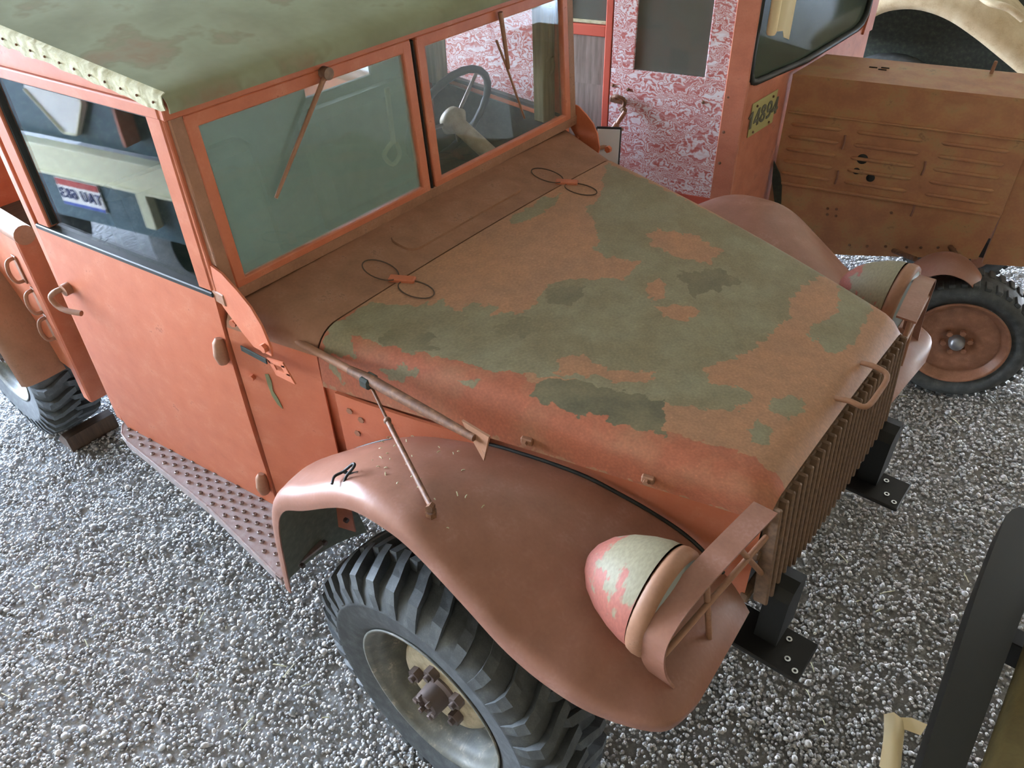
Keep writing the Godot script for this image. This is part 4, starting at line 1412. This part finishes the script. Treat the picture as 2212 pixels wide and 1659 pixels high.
		obj("tyre", st, M.rubber, wn)
		st = mb()
		lathe(st, [Vector2(0.078, 0.206), Vector2(0.09, 0.210), Vector2(0.095, 0.206), Vector2(0.09, 0.196), Vector2(0.078, 0.190), Vector2(0.072, 0.178), Vector2(0.060, 0.172), Vector2(0.058, 0.168), Vector2(0.070, 0.150), Vector2(0.074, 0.10), Vector2(0.070, 0.075), Vector2(0.062, 0.068), Vector2(0.062, 0.0)], Vector3.ZERO, Vector3(0, 0, 1), 48)
		obj("wheel_disc", st, M.copper, wn)
		for k in 6:
			st = mb()
			var a = TAU * k / 6 + 0.3
			hexnut(st, Vector3(cos(a) * 0.053, sin(a) * 0.053, 0.062), Vector3(0, 0, 1), 0.013, 0.020)
			obj("lug_nut", st, M.copper, wn)
		st = mb()
		lathe(st, [Vector2(0.06, 0.034), Vector2(0.090, 0.033), Vector2(0.110, 0.023), Vector2(0.118, 0.0)], Vector3.ZERO, Vector3(0, 0, 1), 20)
		lab(obj("hub_cap", st, M.cap, wn), "grey domed metal hub cap")
	# cycle fender
	rows = []
	for i in 21:
		var a = deg_to_rad(lerp(168.0, 48.0, i / 20.0))
		var wz = 1.0
		if i < 3: wz = 0.7 + 0.1 * i
		if i > 15: wz = 1.0 - 0.05 * (i - 15)
		var c = v(0.935 + 0.20 * cos(a), 0.40 + 0.275 * sin(a), -1.70)
		var nr = Vector3(cos(a), sin(a), 0)
		var row = []
		for k in 9:
			var t = -1.0 + k / 4.0
			row.append(c + nr * (-0.035 * t * t) + Vector3(0, 0, 0.105 * wz * t))
		rows.append(row)
	st = mb()
	sheet(st, rows, 0.004, -1.0)
	obj("cycle_fender", st, M.fender, R)
	st = mb(); tube(st, [v(0.80, 0.60, -1.76), v(0.72, 0.50, -2.0)], 0.012, 8); obj("fender_stay", st, M.rust, R)
	st = mb(); tube(st, [v(0.95, 0.655, -1.76), v(0.95, 0.56, -2.02)], 0.012, 8); obj("fender_stay", st, M.rust, R)

	# ---- cream car far behind: fender arch, wheel, lamp
	var K = van_root("cream_car", "dusty cream car fender arching over a dark wheel behind the trailer", "car")
	rows = []
	var inner = [Vector2(0.16, 0.80), Vector2(0.20, 0.90), Vector2(0.28, 1.00), Vector2(0.38, 1.075), Vector2(0.50, 1.105), Vector2(0.62, 1.10), Vector2(0.76, 1.06), Vector2(0.92, 0.98), Vector2(1.08, 0.885), Vector2(1.25, 0.78), Vector2(1.5, 0.62)]
	var ip = []
	for q in inner: ip.append(v(q.x, q.y, -4.0))
	ip = smooth_path(ip, 4)
	for i in ip.size():
		var tg = (ip[min(i + 1, ip.size() - 1)] - ip[max(i - 1, 0)]).normalized()
		var nn = Vector3(-tg.y, tg.x, 0)
		rows.append([ip[i] - Vector3(0, 0, 0.03), ip[i], ip[i] + nn * 0.03 + Vector3(0, 0, 0.015), ip[i] + nn * 0.08 + Vector3(0, 0, 0.0), ip[i] + nn * 0.16 + Vector3(0, 0, -0.08), ip[i] + nn * 0.22 + Vector3(0, 0, -0.22), ip[i] + nn * 0.25 + Vector3(0, 0, -0.45)])
	st = mb()
	sheet(st, rows, 0.006, 1.0)
	obj("fender", st, M.cream, K)
	st = mb()
	lathe(st, [Vector2(-0.25, 0.0), Vector2(-0.24, 0.05), Vector2(-0.15, 0.10), Vector2(0.0, 0.125), Vector2(0.02, 0.12), Vector2(0.03, 0.0)], v(1.13, 1.33, -4.05), Vector3(0.9, 0, 0.2), 24)
	obj("headlamp", st, M.white, K)
	st = mb()
	tube(st, smooth_path([v(0.86, 1.22, -4.02), v(0.95, 1.18, -3.98), v(1.05, 1.16, -3.98), v(1.15, 1.10, -4.0)], 4), 0.02, 8)
	obj("lamp_bracket", st, M.cream, K)
	st = mb()
	lathe(st, [Vector2(-0.09, 0.2), Vector2(-0.1, 0.33), Vector2(-0.05, 0.40), Vector2(0.05, 0.40), Vector2(0.10, 0.34), Vector2(0.10, 0.24), Vector2(0.06, 0.22), Vector2(0.05, 0.12), Vector2(0.05, 0.0)], v(0.52, 0.40, -4.12), Vector3(0, 0, 1), 32)
	obj("wheel", st, M.rubber, K)
	st = mb()
	lathe(st, [Vector2(0.10, 0.24), Vector2(0.115, 0.245), Vector2(0.11, 0.22), Vector2(0.08, 0.20), Vector2(0.09, 0.12), Vector2(0.10, 0.0)], v(0.52, 0.42, -4.12), Vector3(0, 0, 1), 28)
	obj("wheel_trim", st, M.cream, K)
	st = mb()
	box(st, v(0.4, 0.75, -4.75), Vector3(2.6, 0.9, 0.9), Basis(), 0.1)
	obj("body", st, M.grime, K)

func build_others():
	var st; var rows
	# wheel chock
	st = mb()
	prism(st, [Vector2(-2.435, 0.0), Vector2(-2.295, 0.0), Vector2(-2.305, 0.075), Vector2(-2.348, 0.082)], Vector3(0, 0.002, 0.69), Vector3.RIGHT, Vector3.UP, Vector3(0, 0, 0.225))
	tag(obj("wheel_chock", st, M.wood_dark, self), "dark timber chock wedged under the pickup's rear tyre", "chock")
	# broken clip on the fender
	st = mb()
	var f0 = Vector3(-0.215, fender_y(-0.215, 0.905) + 0.010, 0.905)
	tube(st, smooth_path([f0 + Vector3(-0.012, 0, 0.028), f0 + Vector3(-0.024, 0.002, 0.01), f0 + Vector3(-0.018, 0.004, -0.012), f0 + Vector3(0.0, 0.026, -0.03), f0 + Vector3(0.014, 0.032, -0.022), f0 + Vector3(0.006, 0.012, -0.002), f0 + Vector3(0.008, 0.0, 0.006), f0 + Vector3(0.016, 0.004, -0.018), f0 + Vector3(0.03, 0.002, -0.045)], 4), 0.0036, 6)
	tube(st, smooth_path([f0 + Vector3(-0.018, 0.004, -0.012), f0 + Vector3(0.0, 0.002, -0.02), f0 + Vector3(0.014, 0.006, -0.03)], 3), 0.004, 6)
	tag(obj("spring_clip", st, M.black, self), "small black twisted spring clip lying on the front fender", "clip")
	# vehicle facing the pickup: only its bumper and wing edge show
	var B = thing("olive_truck", "olive vehicle with a black bumper bar facing the pickup's grille", "truck", Vector3(1.6, 0, 0.3))
	var o = -Vector3(1.6, 0, 0.3)
	st = mb()
	var pl = []
	for q in [[0, 0.62], [0.12, 0.62], [0.12, 0.47], [0, 0.47]]: pl.append(q)
	prism(st, [Vector2(1.03, -0.54), Vector2(1.045, -0.565), Vector2(1.09, -0.575), Vector2(1.14, -0.56), Vector2(1.145, -0.50), Vector2(1.145, 1.3), Vector2(1.075, 1.3), Vector2(1.065, 0.40), Vector2(1.03, -0.20), Vector2(1.022, -0.50)], o + Vector3(0, 0.62, 0), Vector3.RIGHT, Vector3(0, 0, 1), Vector3(0, -0.13, 0))
	obj("bumper_bar", st, M.bumper, B)
	st = mb()
	for z in [-0.15, 0.75]: box(st, o + Vector3(1.9, 0.50, z), Vector3(1.62, 0.09, 0.06))
	obj("chassis", st, M.black, B)
	rows = []
	for i in 13:
		var z = lerp(-0.32, 1.2, i / 12.0)
		rows.append([o + Vector3(1.172, 0.60, z), o + Vector3(1.168, 0.70, z), o + Vector3(1.18, 0.745, z), o + Vector3(1.215, 0.765, z), o + Vector3(1.23, 0.80, z), o + Vector3(1.26, 0.92, z), o + Vector3(1.70, 1.02, z)])
	st = mb()
	sheet(st, rows, 0.006, 1.0)
	obj("wing", st, M.olivepaint, B)
	st = mb()
	box(st, o + Vector3(2.25, 1.12, 0.35), Vector3(1.6, 0.66, 1.3), Basis(), 0.09)
	obj("bonnet", st, M.olivepaint, B)
	for z in [-0.35, 0.95]:
		st = mb()
		lathe(st, [Vector2(-0.1, 0.2), Vector2(-0.11, 0.36), Vector2(-0.06, 0.42), Vector2(0.06, 0.42), Vector2(0.11, 0.36), Vector2(0.1, 0.2), Vector2(0.03, 0.15), Vector2(0.03, 0.0)], o + Vector3(2.1, 0.42, z), Vector3(0, 0, 1), 32)
		obj("wheel", st, M.rubber, B)
	# torn paper caught on the bumper bar
	rows = []
	for i in 9:
		var t = i / 8.0
		var p = Vector3(0.985, 0.60, 0.335).lerp(Vector3(1.02, 0.585, 0.47), t)
		rows.append([p + Vector3(-0.028, 0.03 * sin(t * 2.4), -0.005), p + Vector3(-0.012, 0.035 + 0.012 * sin(t * 5.0), 0.0), p + Vector3(0.008, 0.030, 0.006 * sin(t * 7.0)), p + Vector3(0.022, 0.012, 0.004)])
	st = mb()
	sheet(st, rows, 0.0015, 1.0)
	var pp = thing("torn_paper", "torn beige paper caught on the black bumper bar", "paper", Vector3(0.985, 0.6, 0.34))
	var po = -Vector3(0.985, 0.6, 0.34)
	var a = obj("strip", st, M.paper, pp)
	a.position = po
	st = mb()
	sheet(st, [[Vector3(0.985, 0.625, 0.335), Vector3(0.982, 0.615, 0.36)], [Vector3(1.01, 0.628, 0.318), Vector3(1.012, 0.612, 0.345)], [Vector3(1.045, 0.624, 0.31), Vector3(1.042, 0.622, 0.345)]], 0.0015, 1.0)
	a = obj("flap", st, M.paper, pp)
	a.position = po
	# dry litter on the fender top and wings
	st = mb()
	for k in 34:
		var x = rng.randf_range(-0.30, 0.18)
		var zz = rng.randf_range(0.68, 0.88)
		var yy = fender_y(x, zz) + 0.007
		var p = Vector3(x, yy, zz)
		var dd = Vector3(rng.randf_range(-1, 1), 0.1, rng.randf_range(-1, 1)).normalized() * rng.randf_range(0.002, 0.006)
		tube(st, [p - dd, p + Vector3(0, 0.002, 0), p + dd], 0.0013, 5)
	var lt = obj("dry_litter", st, M.canvas, self)
	tag(lt, "scattered bits of dry straw on the pickup's front fender", "litter")
	lt.set_meta("kind", "stuff")
	# straw and bark bits on the gravel
	st = mb()
	for k in 60:
		var p = Vector3(rng.randf_range(-1.9, 0.3), 0.012, rng.randf_range(1.0, 1.9))
		if k > 35: p = Vector3(rng.randf_range(0.3, 1.5), 0.012, rng.randf_range(-1.9, 0.3))
		var dd = Vector3(rng.randf_range(-1, 1), 0.05, rng.randf_range(-1, 1)).normalized() * rng.randf_range(0.006, 0.03)
		tube(st, [p - dd, p + Vector3(0, 0.003, 0), p + dd], 0.0018, 5)
	lt = obj("straw", st, M.canvas, self)
	tag(lt, "loose straw stalks and twigs on the gravel", "straw")
	lt.set_meta("kind", "stuff")
	# pale farm vehicle standing beside the pickup, mirrored in its door glass
	var Q = thing("stake_truck", "cream truck tail with a registration plate mirrored in the pickup's door glass", "truck", Vector3(-3.0, 0, 2.25))
	o = -Vector3(-3.0, 0, 2.3)
	st = mb(); box(st, o + Vector3(-3.05, 0.88, 2.03), Vector3(1.9, 0.165, 0.06), Basis(), 0.012); obj("tail_beam", st, M.truckcream, Q)
	st = mb()
	box(st, o + Vector3(-3.05, 0.955, 2.0), Vector3(1.9, 0.015, 0.03)); box(st, o + Vector3(-3.05, 0.806, 2.0), Vector3(1.9, 0.015, 0.03))
	box(st, o + Vector3(-2.52, 0.70, 2.03), Vector3(0.07, 0.2, 0.05))
	obj("beam_edge", st, M.truckcream, Q)
	st = mb(); box(st, o + Vector3(-3.1, 0.66, 2.09), Vector3(1.5, 0.30, 0.05)); obj("lower_panel", st, M.bluegrey, Q)
	st = mb(); box(st, o + Vector3(-3.1, 1.10, 2.12), Vector3(1.9, 0.30, 0.04)); obj("upper_panel", st, M.bluegrey, Q)
	st = mb(); bar(st, o + Vector3(-2.52, 1.02, 2.09), o + Vector3(-2.5, 1.6, 2.09), 0.16, 0.02, Vector3.RIGHT); obj("stake", st, M.van, Q)
	st = mb()
	prism(st, [Vector2(-3.10, 1.26), Vector2(-3.16, 1.21), Vector2(-3.14, 1.16), Vector2(-2.99, 1.0), Vector2(-2.90, 1.0), Vector2(-2.78, 1.16), Vector2(-2.78, 1.20), Vector2(-2.84, 1.26)], o + Vector3(0, 0, 2.07), Vector3.RIGHT, Vector3.UP, Vector3(0, 0, 0.02))
	obj("hexagonal_board", st, M.white, Q)
	st = mb()
	var hx = [Vector3(-3.16, 1.20, 2.065), Vector3(-2.99, 1.005, 2.065), Vector3(-2.90, 1.005, 2.065), Vector3(-2.78, 1.18, 2.065), Vector3(-2.84, 1.26, 2.065)]
	for i in 4: bar(st, o + hx[i], o + hx[i + 1], 0.01, 0.012)
	obj("board_edging", st, M.truckcream, Q)
	var plt = node("registration_plate", Q)
	st = mb(); box(st, o + Vector3(-3.03, 0.672, 2.055), Vector3(0.31, 0.155, 0.004)); obj("plate_sheet", st, M.white, plt)
	st = mb(); box(st, o + Vector3(-3.03, 0.728, 2.052), Vector3(0.30, 0.035, 0.003)); obj("plate_band", st, M.platered, plt)
	st = mb(); box(st, o + Vector3(-3.03, 0.606, 2.052), Vector3(0.30, 0.018, 0.003)); obj("plate_foot", st, M.plateblue, plt)
	lettering("plate_number", "TAU 683", 0.056, M.plateink, plt, o + Vector3(-3.03, 0.665, 2.051), Basis(Vector3.UP, PI))
	st = mb()
	box(st, o + Vector3(-3.1, 0.5, 2.8), Vector3(1.6, 0.1, 1.2))
	obj("chassis", st, M.black, Q)
	for q in [[-3.8, 2.25], [-2.4, 2.25], [-3.8, 3.3], [-2.4, 3.3]]:
		st = mb()
		lathe(st, [Vector2(-0.1, 0.2), Vector2(-0.11, 0.34), Vector2(-0.06, 0.40), Vector2(0.06, 0.40), Vector2(0.11, 0.34), Vector2(0.1, 0.2), Vector2(0.03, 0.15), Vector2(0.03, 0.0)], o + Vector3(q[0], 0.40, q[1]), Vector3(0, 0, 1), 28)
		obj("wheel", st, M.rubber, Q)

func _ready():
	rng.seed = 4
	# camera
	var cam := Camera3D.new()
	cam.name = "camera"
	var right = Vector3(0.77544402, -0.02290364, -0.63100079)
	var up = Vector3(-0.38280198, 0.77769085, -0.49865779)
	var fwd = Vector3(-0.50214462, -0.62822955, -0.59428816)
	cam.transform = Transform3D(Basis(right, up, -fwd).orthonormalized(), Vector3(0.91753097, 2.44626051, 1.63862177))
	cam.fov = rad_to_deg(2.0 * atan(829.5 / 1713.5406))
	cam.near = 0.05
	cam.far = 200.0
	add_child(cam)
	cam.current = true
	# daylight
	var env := Environment.new()
	env.background_mode = Environment.BG_SKY
	var sky := Sky.new()
	var sm := ProceduralSkyMaterial.new()
	sm.sky_top_color = rgb(150, 178, 214)
	sm.sky_horizon_color = rgb(226, 232, 238)
	sm.ground_bottom_color = rgb(120, 124, 112)
	sm.ground_horizon_color = rgb(190, 196, 190)
	sm.sun_angle_max = 0.1
	sm.sky_energy_multiplier = 5.0
	sky.sky_material = sm
	env.sky = sky
	env.tonemap_mode = Environment.TONE_MAPPER_LINEAR
	env.tonemap_exposure = 2.25
	env.sdfgi_enabled = true
	env.ssao_enabled = true
	env.ssil_enabled = true
	var we := WorldEnvironment.new()
	we.environment = env
	add_child(we)
	# the sky's light that falls in through the wide open side of the barn
	var al := AreaLight3D.new()
	al.name = "barn_opening_light"
	al.area_size = Vector2(13.0, 4.2)
	al.light_color = rgb(242, 242, 252)
	al.light_energy = 15.0
	al.area_range = 40.0
	al.shadow_enabled = true
	add_child(al)
	al.look_at_from_position(Vector3(-8.4, 2.3, 0.2), Vector3(0, 1.2, 0.2))

	var al2 := AreaLight3D.new()
	al2.name = "far_gap_light"
	al2.area_size = Vector2(9.0, 1.2)
	al2.light_color = rgb(238, 242, 255)
	al2.light_energy = 2.5
	al2.area_range = 40.0
	al2.shadow_enabled = true
	add_child(al2)
	al2.look_at_from_position(Vector3(1.0, 0.62, -9.45), Vector3(1.0, 0.6, 0.0))

	make_materials()
	dirt_material()
	build_setting()
	build_gravel()
	build_truck()
	build_van()
	build_others()
